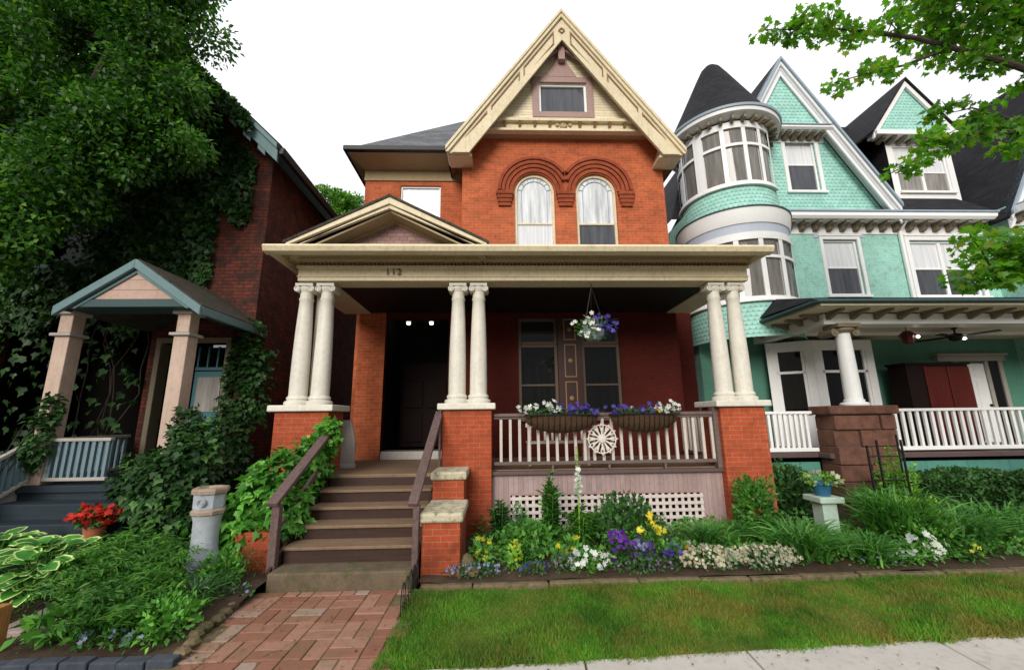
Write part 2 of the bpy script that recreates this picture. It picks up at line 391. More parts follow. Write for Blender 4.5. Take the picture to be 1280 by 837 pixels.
# ------------------------------------------------------------------ foliage
rng = np.random.default_rng(11)
LEAF = (np.array([(0,0,0),(-.3,.38,.07),(0,1,-.06),(.3,.38,.07)]), [(0,3,2),(0,2,1)])
IVY  = (np.array([(0,0,0),(-.28,-.08,.03),(-.5,.3,.08),(-.2,.5,.03),(0,1,-.06),(.2,.5,.03),(.5,.3,.08),(.28,-.08,.03)]), [(0,7,6,5,4),(0,4,3,2,1)])
NARROW = (np.array([(0,0,0),(-.11,.4,.03),(0,1,-.12),(.11,.4,.03)]), [(0,3,2),(0,2,1)])
_mp = [(0,0),(.16,.05),(.42,-.05),(.36,.16),(.58,.36),(.38,.42),(.40,.60),(.17,.58),(0,1)]
MAPLE = (np.array([(x,y,abs(x)*.22) for x,y in _mp]+[(-x,y,abs(x)*.22) for x,y in _mp[1:-1]][::-1]), [tuple(range(0,9)), (0,)+tuple(range(8,16))])
PETAL = (np.array([(.36*math.cos(a)*(.62,1.0,1.0)[i%3], .36*math.sin(a)*(.62,1.0,1.0)[i%3], (.0,.07,.05)[i%3]) for i,a in enumerate([2*math.pi*(k//3)/5+(0,.34,.92)[k%3] for k in range(15)])]), [tuple(range(15))])
def unit(a): return a/np.maximum(np.linalg.norm(a,axis=1,keepdims=True),1e-6)
def rdir(n): return unit(rng.normal(size=(n,3)))
def leaves(name, pos, axis, nrm, size, mat, parent=None, tpl=LEAF, origin=None):
    T, F = tpl; n = len(pos); k = len(T)
    axis = unit(axis); x = unit(np.cross(axis, nrm)); z = np.cross(x, axis)
    V = pos[:,None,:] + size[:,None,None]*(T[None,:,0:1]*x[:,None,:] + T[None,:,1:2]*axis[:,None,:] + T[None,:,2:3]*z[:,None,:])
    V = V.reshape(-1,3)
    if origin is not None: V = V - np.array(origin)
    idx = []; tot = []; base = np.arange(n)*k
    loops = np.concatenate([np.array(f) for f in F]); lens = [len(f) for f in F]
    L = (base[:,None]+loops[None,:]).reshape(-1); tot = np.tile(lens, n); st = np.concatenate([[0],np.cumsum(tot)[:-1]])
    me = bpy.data.meshes.new(name)
    me.vertices.add(len(V)); me.vertices.foreach_set('co', V.astype(np.float32).reshape(-1))
    me.loops.add(len(L)); me.loops.foreach_set('vertex_index', L.astype(np.int32))
    me.polygons.add(len(tot)); me.polygons.foreach_set('loop_start', st.astype(np.int32)); me.polygons.foreach_set('loop_total', tot.astype(np.int32))
    me.update(); me.validate(); me.materials.append(mat)
    o = link(name, me, parent)
    if origin is not None: o.location = origin
    return o
def blob(c, r, n, shell=.55, lump=.25, zmin=None):
    d = rdir(n); q = np.array(c)[None,:]*1.0
    ph = rng.uniform(0,6.28,3)
    s = 1 + lump*(np.sin(d[:,0]*5+ph[0])*np.sin(d[:,1]*5+ph[1])+.6*np.sin(d[:,2]*7+ph[2]))
    rad = (shell + (1-shell)*rng.random(n)**.6)*s
    p = q + d*np.array(r)[None,:]*rad[:,None]
    if zmin is not None: 
        k = p[:,2] > zmin; p = p[k]; d = d[k]
    return p, d
def bush(name, label, cat, base, r, n, size, mat, tpl=LEAF, group=None, up=.5, stems=7, lump=.25, parent_stem=True, droop=0):
    root = thing(name, label, cat, base, group)
    c = (base[0], base[1], base[2]+r[2]*.85)
    p, d = blob(c, r, n, .35, lump, base[2]+.01)
    ax = d*1.0 + rng.normal(size=d.shape)*.6; ax[:,2] += up-droop
    leaves('foliage', p, ax, d+rng.normal(size=d.shape)*.5+np.array([0,-.2,.5]), size*rng.uniform(.6,1.2,len(p)), mat, root, tpl)
    m = MB()
    for i in range(stems):
        e = p[rng.integers(len(p))]*.6+np.array(c)*.4
        m.tube([base, ((base[0]+e[0])/2+.02,(base[1]+e[1])/2,(base[2]+e[2])/2+.05), tuple(e)], [.012,.009,.004], 5)
    m.build('stem', M['bark'], root)
    return root
def strap_plant(name, label, cat, base, r, h, n, w, mat, group=None, seg=5, lean=(0,0), flowers=None):
    root = thing(name, label, cat, base, group)
    V = []; F = []
    for i in range(n):
        a = rng.uniform(0,2*math.pi); L = rng.uniform(.55,1.05); rr = r*L; hh = h*rng.uniform(.65,1.1)
        o = np.array([rng.normal()*r*.16, rng.normal()*r*.16, 0])
        dx = np.array([math.cos(a)+lean[0], math.sin(a)+lean[1], 0]); sd = np.array([-math.sin(a), math.cos(a), 0])
        cur = rng.uniform(.6,1.25); k0 = len(V); fold = rng.normal()*.3
        for s in range(seg+1):
            t = s/seg
            pt = np.array(base)+o+dx*rr*(t**1.25)+np.array([0,0,hh*(math.sin(min(t*cur*1.35,2.4))*1.0 - .28*t*t*cur)])
            pt[2] = max(pt[2], base[2]+.01)
            ww = w*(1-t**2.2)*(.55+.45*min(1,t*5))+.001
            q = sd+np.array([0,0,fold]); V += [tuple(pt-q*ww/2), tuple(pt+q*ww/2)]
            if s: F.append((k0+2*s-2,k0+2*s-1,k0+2*s+1,k0+2*s))
    me = bpy.data.meshes.new('foliage'); me.from_pydata(V, [], F); me.polygons.foreach_set('use_smooth',[True]*len(F)); me.materials.append(mat); link('foliage', me, root)
    return root
def flowers_on(root, name, pts, size, mat, up=.6, per=1, nrm=None):
    p = np.repeat(np.array(pts, float), per, axis=0)
    if per > 1: p = p + rng.normal(size=p.shape)*size*.35
    n = len(p); d = unit(rng.normal(size=(n,3))*.6+np.array([0,-.7,up]))
    ax = np.cross(d, rdir(n))
    return leaves(name, p, ax, d, size*rng.uniform(.75,1.25,n), mat, root, PETAL)
def patch(name, label, cat, base, rx, ry, h, nf, fsize, fmat, nl=350, lsize=.06, lmat='shrub', group=None, per=1, extra=None, tpl=LEAF, top=.75):
    root = thing(name, label, cat, base, group)
    p, d = blob((base[0],base[1],base[2]+h*.45), (rx,ry,h*.55), nl, .2, .15, base[2])
    ax = d+rng.normal(size=d.shape)*.5; ax[:,2]+=.3
    leaves('foliage', p, ax, d+np.array([0,-.3,.5]), lsize*rng.uniform(.6,1.2,len(p)), M[lmat], root, tpl)
    q, e = blob((base[0],base[1],base[2]+h*.55), (rx*.95,ry*.95,h*.55), nf*6, .75, .1, base[2]+h*.35)
    q = q[(e[:,1] < .45) | (e[:,2] > .5)][:nf]
    flowers_on(root, 'blossoms', q, fsize, M[fmat], per=per)
    if extra:
        mm, k, sz = extra
        q, e = blob((base[0],base[1],base[2]+h*.55), (rx*.9,ry*.9,h*.55), k*6, .8, .1, base[2]+h*.35)
        q = q[(e[:,1] < .45)][:k]
        flowers_on(root, 'accent_blossoms', q, sz, M[mm], per=per)
    return root
# ------------------------------------------------------------------ windows
def window(parent, x0, x1, z0, z1, y, rev=.12, fm='white', up='glasswh', lo='glassdk', fw=.07, trim=0, sill=True, split=.5, name='window', label=None, arch=False, cmid=0):
    m = MB(); yb = y+rev
    if arch:
        r = (x1-x0)/2; cx = (x0+x1)/2; sp = z1-r
        m.arc(cx, sp, r-fw, r-.001, yb-.07, yb, 0, math.pi, 24)
        m.box(x0+.001,x0+fw,yb-.07,yb,z0,sp); m.box(x1-fw,x1-.001,yb-.07,yb,z0,sp)
    else:
        m.box(x0+.001,x0+fw,yb-.07,yb,z0+.001,z1-.001); m.box(x1-fw,x1-.001,yb-.07,yb,z0+.001,z1-.001); m.box(x0+fw,x1-fw,yb-.07,yb,z1-fw,z1-.001)
    m.box(x0+fw,x1-fw,yb-.07,yb,z0+.001,z0+fw)
    zm = z0+(z1-z0)*split
    if split: m.box(x0+fw,x1-fw,yb-.05,yb,zm-.025,zm+.025)
    for k in range(cmid):
        xm = x0+(x1-x0)*(k+1)/(cmid+1); m.box(xm-.05,xm+.05,yb-.068,yb,z0+fw,z1-fw)
    if trim:
        m.box(x0-trim,x0-.001,y-.035,y+.02,z0-.02,z1+trim); m.box(x1+.001,x1+trim,y-.035,y+.02,z0-.02,z1+trim); m.box(x0-.001,x1+.001,y-.035,y+.02,z1+.001,z1+trim)
        m.box(x0-trim-.03,x1+trim+.03,y-.06,y+.02,z1+trim,z1+trim+.05)
    if sill: m.box(x0-trim-.04,x1+trim+.04,y-.08,y+rev,z0-.08,z0-.002)
    w = m.build(name, M[fm], parent, bevel=.008)
    if label: w['label'] = label
    yp = yb-.022
    def rect(a,b,c,d,mat,nm):
        MB().quad((a,yp,c),(b,yp,c),(b,yp,d),(a,yp,d)).build(nm, M[mat], w, fix=False)
    if not split: rect(x0+fw,x1-fw,z0+fw,z1-fw,up,'pane')
    else:
        rect(x0+fw,x1-fw,z0+fw,zm-.025,lo,'lower_pane')
        if arch:
            pts = [(cx+(r-fw)*math.cos(a), yp, sp+(r-fw)*math.sin(a)) for a in [math.pi*i/24 for i in range(25)]]
            MB().quad((x0+fw,yp,zm+.025),(x1-fw,yp,zm+.025),*pts).build('upper_pane', M[up], w, fix=False)
        else: rect(x0+fw,x1-fw,zm+.025,z1-fw,up,'upper_pane')
    return w

# ------------------------------------------------------------------ the brick house in the middle
H = thing('brick_house', 'orange-red brick house with a steep cream front gable, twin arched windows and a columned porch', 'house', (.5,9.8,0))
Y0 = 9.8; CX = 1.77
# --- walls
m = MB(); PK = 12.82; SL = 1.39
ops_up = [(.45,1.51,5.95,8.38,True),(2.07,3.15,5.95,8.38,True)]
ops_dn = [(-2.72,-1.2,1.30,4.40),(.49,1.45,2.0,4.42),(2.04,2.98,2.0,4.42)]
m.wall(-.92,4.45,5.0,9.1,Y0,ops_up,.14)
zt = 9.56; hx = (PK-zt)/SL
m.quad((-.92,Y0,9.1),(4.45,Y0,9.1),(CX+hx,Y0,zt),(CX-hx,Y0,zt))
m.quad((4.45,Y0,.0),(4.45,15,.0),(4.45,15,9.1),(4.45,Y0,9.1)); m.quad((-.92,Y0,5),(-.92,Y0,9.1),(-.92,15,9.1),(-.92,15,5))
m.wall(-3.68,-.92,5.0,8.96,10.5,[(-2.70,-1.58,6.7,8.42)],.12); m.quad((-3.68,10.5,0),(-3.68,10.5,8.96),(-3.68,17,8.96),(-3.68,17,0))
pw = MB(); pw.wall(-2.9,4.45,0,4.7,Y0,ops_dn,.16); m.wall(-3.36,-2.721,0,4.7,Y0-.003); m.quad((-3.36,Y0-.003,0),(-3.36,Y0-.003,4.7),(-3.36,10.5,4.7),(-3.36,10.5,0)); pw.build('porch_wall', M['brickshade'], H, fix=False)  # left strip keeps the lit brick colour, the rest has shade painted in
m.wall(-.92,4.45,4.7,5.0,Y0); m.quad((-3.68,10.5,0),(-3.36,10.5,0),(-3.36,10.5,5),(-3.68,10.5,5))
MB().box(4.451,5.5,11.2,16,0,6.4).build('side_wing', M['brickshade'], H)  # shaded brick colour stands for the shade on this wing
m.build('wall', M['brick'], H, fix=False)
# vestibule behind the front door opening
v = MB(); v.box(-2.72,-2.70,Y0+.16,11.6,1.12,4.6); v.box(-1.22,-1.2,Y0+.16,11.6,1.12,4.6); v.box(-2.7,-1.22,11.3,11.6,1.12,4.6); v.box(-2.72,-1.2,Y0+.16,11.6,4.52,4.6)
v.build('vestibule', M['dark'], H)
d = MB(); d.box(-2.62,-1.3,11.18,11.28,1.3,3.5)
for a in (-2.52,-1.9):
    for c in (1.42,2.3): d.box(a,a+.5,11.14,11.2,c,c+.72)
door = d.build('front_door', M['doorred'], H, bevel=.01)
MB().lathe([(.0,-.03),(.035,-.03),(.04,0),(.0,.03)],(-1.42,11.11,2.25),10,axis='y').build('handle', M['gold'], door, True)
MB().box(-2.66,-1.26,9.62,10.1,1.122,1.30).build('threshold', M['softgrey'], H, bevel=.012)
# --- brick hood mouldings over the arched windows
c1, c2, sp = .98, 2.61, 7.845; midx = (c1+c2)/2
m = MB()
for (r0,r1,pr) in ((.56,.66,.04),(.675,.765,.065),(.78,.87,.09),(.885,.97,.12)):
    lim = math.acos(max(-1,min(1,(midx-c1-.004)/r1))) if r1 > midx-c1 else 0.0
    m.arc(c1,sp,r0,r1,Y0-pr,Y0+.01,lim,math.pi,26); m.arc(c2,sp,r0,r1,Y0-pr,Y0+.01,0,math.pi-lim,26)
m.build('arch_hood', M['brickhood'], H, bevel=.008)
for a,b in ((-.03,.42),(1.55,2.03),(3.19,3.62)):
    m = MB()
    for k in range(4): m.box(a+.02*k,b-.02*k,Y0-.13+.025*k,Y0+.01,7.80-.10*k-.085,7.80-.10*k+.014)
    m.build('corbel', M['brickhood'], H, bevel=.008)
for w in ops_up: window(H, w[0],w[1],w[2],w[3],Y0,.14,'cream','glasslil','glasswh' if w[0]<1 else 'glassmid',.075,arch=True,split=.42,name='arched_window')
window(H,-2.70,-1.58,6.7,8.42,10.5,.12,'white','glasswh','glasswh',.05,split=.3,sill=True,name='window')
# leaded border in the arched panes
m = MB()
for cx in (.98,2.61):
    m.arc(cx,7.86,.33,.345,Y0+.10,Y0+.116,0,math.pi,20)
    for s in (-1,1): m.box(cx+s*.337-.007,cx+s*.337+.007,Y0+.10,Y0+.116,7.02,7.86)
    for k in range(7):
        a = math.pi*(k+.5)/7; m.bar((cx+.34*math.cos(a),Y0+.108,7.86+.34*math.sin(a)),(cx+.45*math.cos(a),Y0+.108,7.86+.45*math.sin(a)),.014,.014)
m.build('leading', M['bluegrey'], H)
GY = 9.59; _old = set(H.children)  # gable face brought forward so less eave shadow falls on it
# --- gable: siding, cornice band, attic window
hx2 = (PK-9.92)/SL
m = MB(); m.wall(1.14,2.44,9.92,11.1,GY-.03,[(1.14,2.44,10.2,11.1)],.1)
m.quad((CX-hx2,GY-.03,9.92),(1.14,GY-.03,9.92),(1.14,GY-.03,11.1),(CX-(PK-11.1)/SL,GY-.03,11.1))
m.quad((2.44,GY-.03,9.92),(CX+hx2,GY-.03,9.92),(CX+(PK-11.1)/SL,GY-.03,11.1),(2.44,GY-.03,11.1))
m.quad((CX-(PK-11.1)/SL,GY-.03,11.1),(CX+(PK-11.1)/SL,GY-.03,11.1),(CX,GY-.03,PK))
m.build('gable_siding', M['siding'], H, fix=False)
m = MB(); m.prism([(CX-hx-.05,zt),(CX+hx+.05,zt),(CX+hx2+.03,9.92),(CX-hx2-.03,9.92)],GY-.06,GY+.02)
m.box(CX-hx-.02,CX+hx+.02,GY-.15,GY-.06,zt,zt+.07); m.box(CX-hx2+.02,CX+hx2-.02,GY-.17,GY-.06,9.84,9.93)
band = m.build('cornice_band', M['cream'], H, bevel=.006)
b = MB(); b.prism([(GY-.06,9.83),(GY-.15,9.83),(GY-.06,9.70)],CX-2.0,CX-1.93,'x'); b = b.build('bracket', M['gold'], band)
rep(b, [(.4*k,0,0) for k in range(1,11)])
b = MB(); b.lathe([(0,-.06),(.07,-.06),(.1,-.03),(.1,0),(0,0)],(CX,GY-.06,9.76),14,axis='y')
for s in (-1,1): b.lathe([(0,-.05),(.05,-.05),(.05,0)],(CX+s*.17,GY-.06,9.78),10,axis='y')
b.build('rosette', M['creamdk'], band)
window(H,1.14,2.44,10.2,11.1,GY-.03,.1,'white','glassmid','glassmid',.06,split=0,sill=False,name='attic_window')
m = MB(); y = GY-.085
for a in ((.96,1.135,10.02,11.28),(2.445,2.62,10.02,11.28)): m.box(a[0],a[1],y,GY-.03,a[2],a[3])
m.box(1.135,2.445,y,GY-.03,11.105,11.28); m.box(1.135,2.445,y,GY-.03,10.02,10.19)
m.prism([(CX-.42,11.285),(CX+.42,11.285),(CX+.16,11.75),(CX+.13,12.25),(CX-.13,12.25),(CX-.16,11.75)],y,GY-.03)
att = m.build('attic_surround', M['mauvepl'], H, bevel=.006)
m = MB()
for s in (-1,1):
    m.bar((CX+s*.12,GY-.2,12.0),(CX+s*.52,GY-.2,11.72),.1,.07,(0,1,0)); m.bar((CX+s*.50,GY-.2,11.74),(CX+s*.56,GY-.2,11.95),.09,.06,(0,1,0))
m.box(CX-.09,CX+.09,GY-.24,GY-.09,11.7,12.5); m.build('king_post', M['mauvepl'], H, bevel=.006)
MB().box(CX-hx+.05,CX+hx-.05,GY-.01,Y0+.01,zt+.012,zt+.06).build('gable_gap_soffit', M['creamdk'], H)  # closes the step made by moving the gable forward for light
for _o in set(H.children)-_old: _o.location.z -= .16
# --- gable roof and bargeboards
def slope_slab(mb, x0, z0, x1, z1, y0, y1, th):
    dx, dz = x1-x0, z1-z0; L = math.hypot(dx,dz); n = (-dz/L*th, dx/L*th)
    if n[1] < 0: n = (-n[0],-n[1])
    mb.prism([(x0,z0),(x1,z1),(x1+n[0],z1+n[1]),(x0+n[0],z0+n[1])], y0, y1)
ye = 9.22
m = MB()
for s in (-1,1):
    m.quad((CX,ye+.02,PK+.07),(CX+s*3.06,ye+.02,PK+.07-3.06*SL),(CX+s*3.06,16,PK+.07-3.06*SL),(CX,16,PK+.07))
    m.prism([(CX,PK+.07),(CX+s*3.06,PK+.07-3.06*SL),(CX+s*3.06,PK+.16-3.06*SL),(CX,PK+.16)],ye+.02,16)
m.build('gable_roof', M['slate'], H)
m = MB()
for s in (-1,1): m.quad((CX,ye+.04,PK+.03),(CX+s*3.02,ye+.04,PK+.03-3.02*SL),(CX+s*3.02,15.9,PK+.03-3.02*SL),(CX,15.9,PK+.03))
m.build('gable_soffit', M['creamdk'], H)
for s in (-1,1):
    m = MB(); X = lambda t: CX+s*t
    def strip(mb, top, h, t0, t1, y0, y1):   # strip along the rake, vertical offsets from the roof line
        zc = 8.55; zt1 = PK+top-t1*SL; zb1 = PK+top-h-t1*SL
        tail = [(X(t1),zb1)] if zb1 >= zc else [(X(t1),max(zc,zb1)),(X((PK+top-h-zc)/SL),zc)]
        mb.prism([(X(t0),PK+top-t0*SL),(X(t1),max(zt1,zc+.02))]+tail+[(X(t0),PK+top-h-t0*SL)],y0,y1)
    strip(m,.12,.92,0,3.0,ye,ye+.07)
    strip(m,.14,.12,0,3.06,ye-.10,ye+.02); strip(m,.02,.13,0,3.05,ye-.065,ye-.001); strip(m,-.74,.09,.0,2.9,ye-.035,ye-.001)
    bb = m.build('bargeboard', M['cream'], H, bevel=.008)
    p = MB()
    for t0,t1 in ((.22,1.06),(1.16,1.92),(2.02,2.58)):
        for top in (-.24,-.60): strip(p,top,.055,t0,t1,ye-.03,ye-.001)
        for t in (t0,t1-.03): strip(p,-.295,.305,t,t+.03,ye-.028,ye-.002)
    p.build('panel_moulding', M['gold'], bb)
    q = MB(); q.prism([(X(2.4),8.53),(X(2.98),8.53),(X(3.05),8.62),(X(3.03),8.78),(X(2.6),9.1)],ye+.071,ye+.6)
    q.build('eave_return', M['cream'], H, bevel=.01)
m = MB(); m.bar((CX-.08,ye-.012,PK-.52),(CX,ye-.012,PK-.44),.03,.03,(0,1,0)); m.bar((CX,ye-.012,PK-.44),(CX+.08,ye-.012,PK-.52),.03,.03,(0,1,0)); m.bar((CX+.08,ye-.012,PK-.52),(CX,ye-.012,PK-.6),.03,.03,(0,1,0)); m.bar((CX,ye-.012,PK-.6),(CX-.08,ye-.012,PK-.52),.03,.03,(0,1,0))
m.build('peak_ornament', M['gold'], H)
# --- left wing roof and eave
m = MB(); e = 9.08
P = dict(a=(-4.0,9.82,e),b=(3.0,9.82,e),c=(3.0,18,e),d=(-4.0,18,e),r=(-.9,12.7,12.35),q=(3.0,12.7,12.35),k=(-.9,16,12.35))
m.quad(P['a'],P['b'],P['q'],P['r']); m.quad(P['d'],P['a'],P['r'],P['k'])
m.build('wing_roof', M['slate'], H, fix=False)
m = MB(); m.box(-4.06,-1.0,9.72,9.84,8.98,9.12); m.box(-4.06,-3.94,9.84,17,8.98,9.12); g = m.build('gutter', M['metalblk'], H, bevel=.02)
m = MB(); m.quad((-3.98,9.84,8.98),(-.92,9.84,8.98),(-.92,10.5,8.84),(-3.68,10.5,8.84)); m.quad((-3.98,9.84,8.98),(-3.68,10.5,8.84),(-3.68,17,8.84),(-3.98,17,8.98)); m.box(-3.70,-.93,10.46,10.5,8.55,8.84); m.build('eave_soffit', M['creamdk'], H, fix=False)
m = MB(); m.quad((4.3,11.0,6.38),(5.68,11.0,6.38),(4.95,13.4,8.4),(4.3,13.4,8.4)); m.quad((5.68,11.0,6.38),(5.68,16.3,6.38),(4.95,16,8.4),(4.95,13.4,8.4)); m.build('side_roof', M['slatedk'], H, fix=False)
# --- porch roof, cornice, pediment
m = MB(); m.quad((-4.0,6.86,4.99),(4.92,6.86,4.99),(4.55,9.79,5.75),(-3.6,9.79,5.75)); m.quad((-4.0,6.86,5.03),(-3.6,9.79,5.75),(-4.0,9.79,5.03)); m.quad((4.92,6.86,5.03),(4.92,9.79,5.03),(4.55,9.79,5.75)); m.build('porch_roof', M['slate'], H, fix=False)
m = MB()
prof = [(6.74,5.0),(6.72,4.96),(6.76,4.88),(6.84,4.86),(6.90,4.86),(6.90,4.95),(6.80,4.97),(6.80,5.0)]
m.prism(prof,-4.05,4.97,'x')
m.prism([(-4.05+a,b) for a,b in ((0,5.0),(-.02,4.96),(.02,4.88),(.1,4.86),(.12,4.95))],6.9,9.79); m.prism([(4.97-a,b) for a,b in ((0,5.0),(-.02,4.96),(.02,4.88),(.1,4.86),(.12,4.95))],6.9,9.79)
m.build('porch_gutter', M['cream'], H, bevel=.006)
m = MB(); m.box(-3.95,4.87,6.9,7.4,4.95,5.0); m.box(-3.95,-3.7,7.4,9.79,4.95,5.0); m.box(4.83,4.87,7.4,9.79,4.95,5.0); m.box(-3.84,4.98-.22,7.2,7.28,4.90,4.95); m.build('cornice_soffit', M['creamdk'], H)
m = MB(); m.box(-3.72,4.83,7.38,7.8,4.55,4.83); m.box(-3.72,-3.10,7.8,9.79,4.53,4.83); m.box(4.22,4.83,7.8,9.79,4.53,4.83)
m.box(-3.75,4.86,7.34,7.40,4.79,4.84); m.box(-3.73,4.84,7.36,7.40,4.62,4.645); m.box(-3.74,4.85,7.35,7.46,4.90,4.95)
ent = m.build('entablature', M['cream'], H, bevel=.008)
m = MB(); x = -3.70
while x < 4.8: m.box(x,x+.042,7.335,7.40,4.845,4.90); x += .075
m.build('dentil_band', M['gold'], ent)
clr('house_number', -1.95, 4.655, 7.345, '112', .17, M['number'], H)
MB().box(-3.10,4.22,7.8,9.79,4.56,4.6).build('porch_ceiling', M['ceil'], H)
# pediment
px, pz, ps = -1.97, 5.99, .50
m = MB()
for s in (-1,1):
    m.prism([(px,pz+.05),(px+s*1.82,pz+.05-1.82*ps),(px+s*1.82,pz+.0-1.82*ps),(px,pz)],6.88,9.79)
m.build('pediment_roof', M['roofbrn'], H)
for s in (-1,1):
    m = MB()
    for (o,h,y0,y1,t1) in ((0,.13,6.9,6.97,1.78),(-.13,.075,6.94,7.0,1.66)):
        m.prism([(px,pz-.002+o),(px+s*t1,pz-.002+o-t1*ps),(px+s*t1,max(5.04,pz+o-h-t1*ps)),(px,pz+o-h)],y0,y1)
    m.build('raking_cornice', M['cream'], H, bevel=.006)
m = MB()
for s in (-1,1): m.prism([(px,pz-.2),(px+s*1.75,pz-.2-1.75*ps),(px+s*1.75,pz-.24-1.75*ps),(px,pz-.24)],7.02,7.42)
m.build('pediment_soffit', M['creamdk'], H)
m = MB(); m.prism([(px,5.72),(px+.98,5.26),(px-.98,5.26)],7.40,7.46); m.build('tympanum', M['mauvesh'], H)
m = MB()
for s in (-1,1): m.prism([(px,5.80),(px+s*1.22,5.24),(px+s*.96,5.24),(px,5.70)],7.36,7.42)
m.prism([(px-1.4,5.02),(px+1.4,5.02),(px+1.1,5.26),(px-1.1,5.26)],7.3,7.42)
m.build('tympanum_trim', M['creamdk'], H, bevel=.006)
# --- piers and columns
for (x0,x1,c0,c1) in ((-3.85,-2.93,-3.95,-2.84),(-.98,-.12,-1.06,-.05),(3.95,4.77,3.86,4.86)):
    p = MB().box(x0,x1,7.3,8.0,-.05,2.16).build('pier', M['brickpier'], H, bevel=.012)
    MB().box(c0,c1,7.22,8.08,2.16,2.27).build('pier_cap', M['column'], p, bevel=.02)
def column(x, y=7.6, z0=2.27, z1=4.53, r=.155):
    h = z1-z0
    r = .158; prof = [(r*1.0,.15),(r*1.0,.3)]
    for k in range(1,9): t = k/8; prof.append((r*(1-.26*t*t), .3+(h-.62)*t))
    prof += [(r*.82,h-.30),(r*.82,h-.275),(r*.74,h-.27),(r*.74,h-.12)]
    c = MB().lathe(prof,(x,y,z0),28).build('column', M['column'], H, True)
    b = MB().lathe([(0,0),(r*1.38,0),(r*1.42,.03),(r*1.42,.055),(r*1.3,.075),(r*1.12,.085),(r*1.12,.10),(r*1.2,.115),(r*1.16,.145),(r*1.0,.17)],(x,y,z0+.002),28)
    b.build('base', M['column'], c, True)
    q = MB(); q.box(x-r*1.02,x+r*1.02,y-r*1.02,y+r*1.02,z1-.05,z1-.001); q.lathe([(r*.74,-.16),(r*.88,-.12),(r*.95,-.07),(r*.9,-.05)],(x,y,z1),24)
    for s in (-1,1):
        q.lathe([(0,-.155),(.024,-.155),(.028,-.14),(.036,-.14),(.038,-.155),(.054,-.155),(.060,-.14),(.060,.14),(.054,.155),(0,.155)],(x+s*r*.82,y,z1-.105),16,axis='y')
    q.build('capital', M['column'], c, True)
for x in (-3.62,-3.23,-.755,-.365,4.225,4.61): column(x)
# half pilaster board between the left columns
MB().box(-3.50,-3.36,7.74,7.86,2.272,4.528).build('pilaster', M['column'], H, bevel=.01)
# --- porch floor, skirt, lattice, railing
MB().box(-2.88,-1.0,7.22,7.53,1.06,1.12).box(-3.84,4.75,7.531,9.79,1.06,1.12).build('porch_floor', M['tread'], H, bevel=.012)
m = MB(); m.box(-.12,3.95,7.47,7.52,.73,1.06); m.box(-.12,.2,7.47,7.52,-.05,.73); m.box(3.57,3.95,7.47,7.52,-.05,.73); m.build('porch_skirt', M['mauve'], H)
m = MB(); x = .23
while x < 3.56: m.box(x,x+.052,7.475,7.487,.02,.725); x += .1135
z = .05
while z < .72: m.box(.2,3.57,7.462,7.4745,z,z+.052); z += .1135
m.build('lattice_panel', M['lattice'], H)
MB().box(.2,3.57,7.7,7.72,-.05,.9).build('crawl_space_shade', M['dark'], H)  # near-black sheet painted as the shade behind the lattice
m = MB(); m.box(.2,3.57,7.455,7.475,.70,.735); m.build('lattice_frame', M['mauvepl'], H)
m = MB(); m.box(-.12,3.95,7.40,7.56,1.04,1.10); m.build('floor_edge', M['mauvedk'], H, bevel=.008)
m = MB(); m.box(-.08,3.93,7.42,7.56,2.03,2.085); m.box(-.08,3.93,7.45,7.53,1.985,2.03); m.box(-.08,3.93,7.44,7.54,1.20,1.255)
for x in (.95,1.95,2.95): m.box(x-.02,x+.02,7.45,7.53,1.10,1.20)
m.box(3.87,3.95,7.40,7.56,1.10,2.2)
rl = m.build('railing', M['railtop'], H, bevel=.006)
b = MB().box(.02,.07,7.465,7.515,1.255,1.985).build('baluster', M['baluster'], rl, bevel=.005)
rep(b, [(.1655*k,0,0) for k in range(1,24)])
m = MB(); m.box(4.28,4.38,8.0,9.79,2.03,2.085); m.box(4.29,4.37,8.0,9.79,1.2,1.255); m.box(4.285,4.375,8.001,8.05,1.255,2.03); rs = m.build('side_railing', M['railtop'], H, bevel=.006)
b = MB().box(4.305,4.355,8.06,8.11,1.255,2.03).build('baluster', M['baluster'], rs, bevel=.005)
rep(b, [(0,.165*k,0) for k in range(1,11)])
# --- porch windows and panel between them
for a,bx in ((.49,1.45),(2.04,2.98)):
    window(H,a,bx,2.0,3.761,Y0,.12,'frame','glassdk','glassdk',.075,split=.44,name='porch_window')
    window(H,a,bx,3.762,4.42,Y0,.12,'frame','glassdk','glassdk',.075,split=0,sill=False,name='transom_window')
m = MB(); m.box(1.453,2.037,Y0-.03,Y0+.1,1.95,4.42); pn = m.build('window_panel', M['panelbr'], H)
m = MB()
for z0,z1 in ((2.05,2.85),(2.95,3.75),(3.85,4.38)):
    for a,bx in ((1.60,1.625),(1.865,1.89)): m.box(a,bx,Y0-.05,Y0-.03,z0,z1)
    for c in (z0,z1-.025): m.box(1.625,1.865,Y0-.05,Y0-.03,c,c+.025)
    m.lathe([(0,-.03),(.05,-.02),(.06,0)],(1.745,Y0-.03,(z0+z1)/2),12,axis='y')
m.build('panel_moulding', M['gold'], pn)
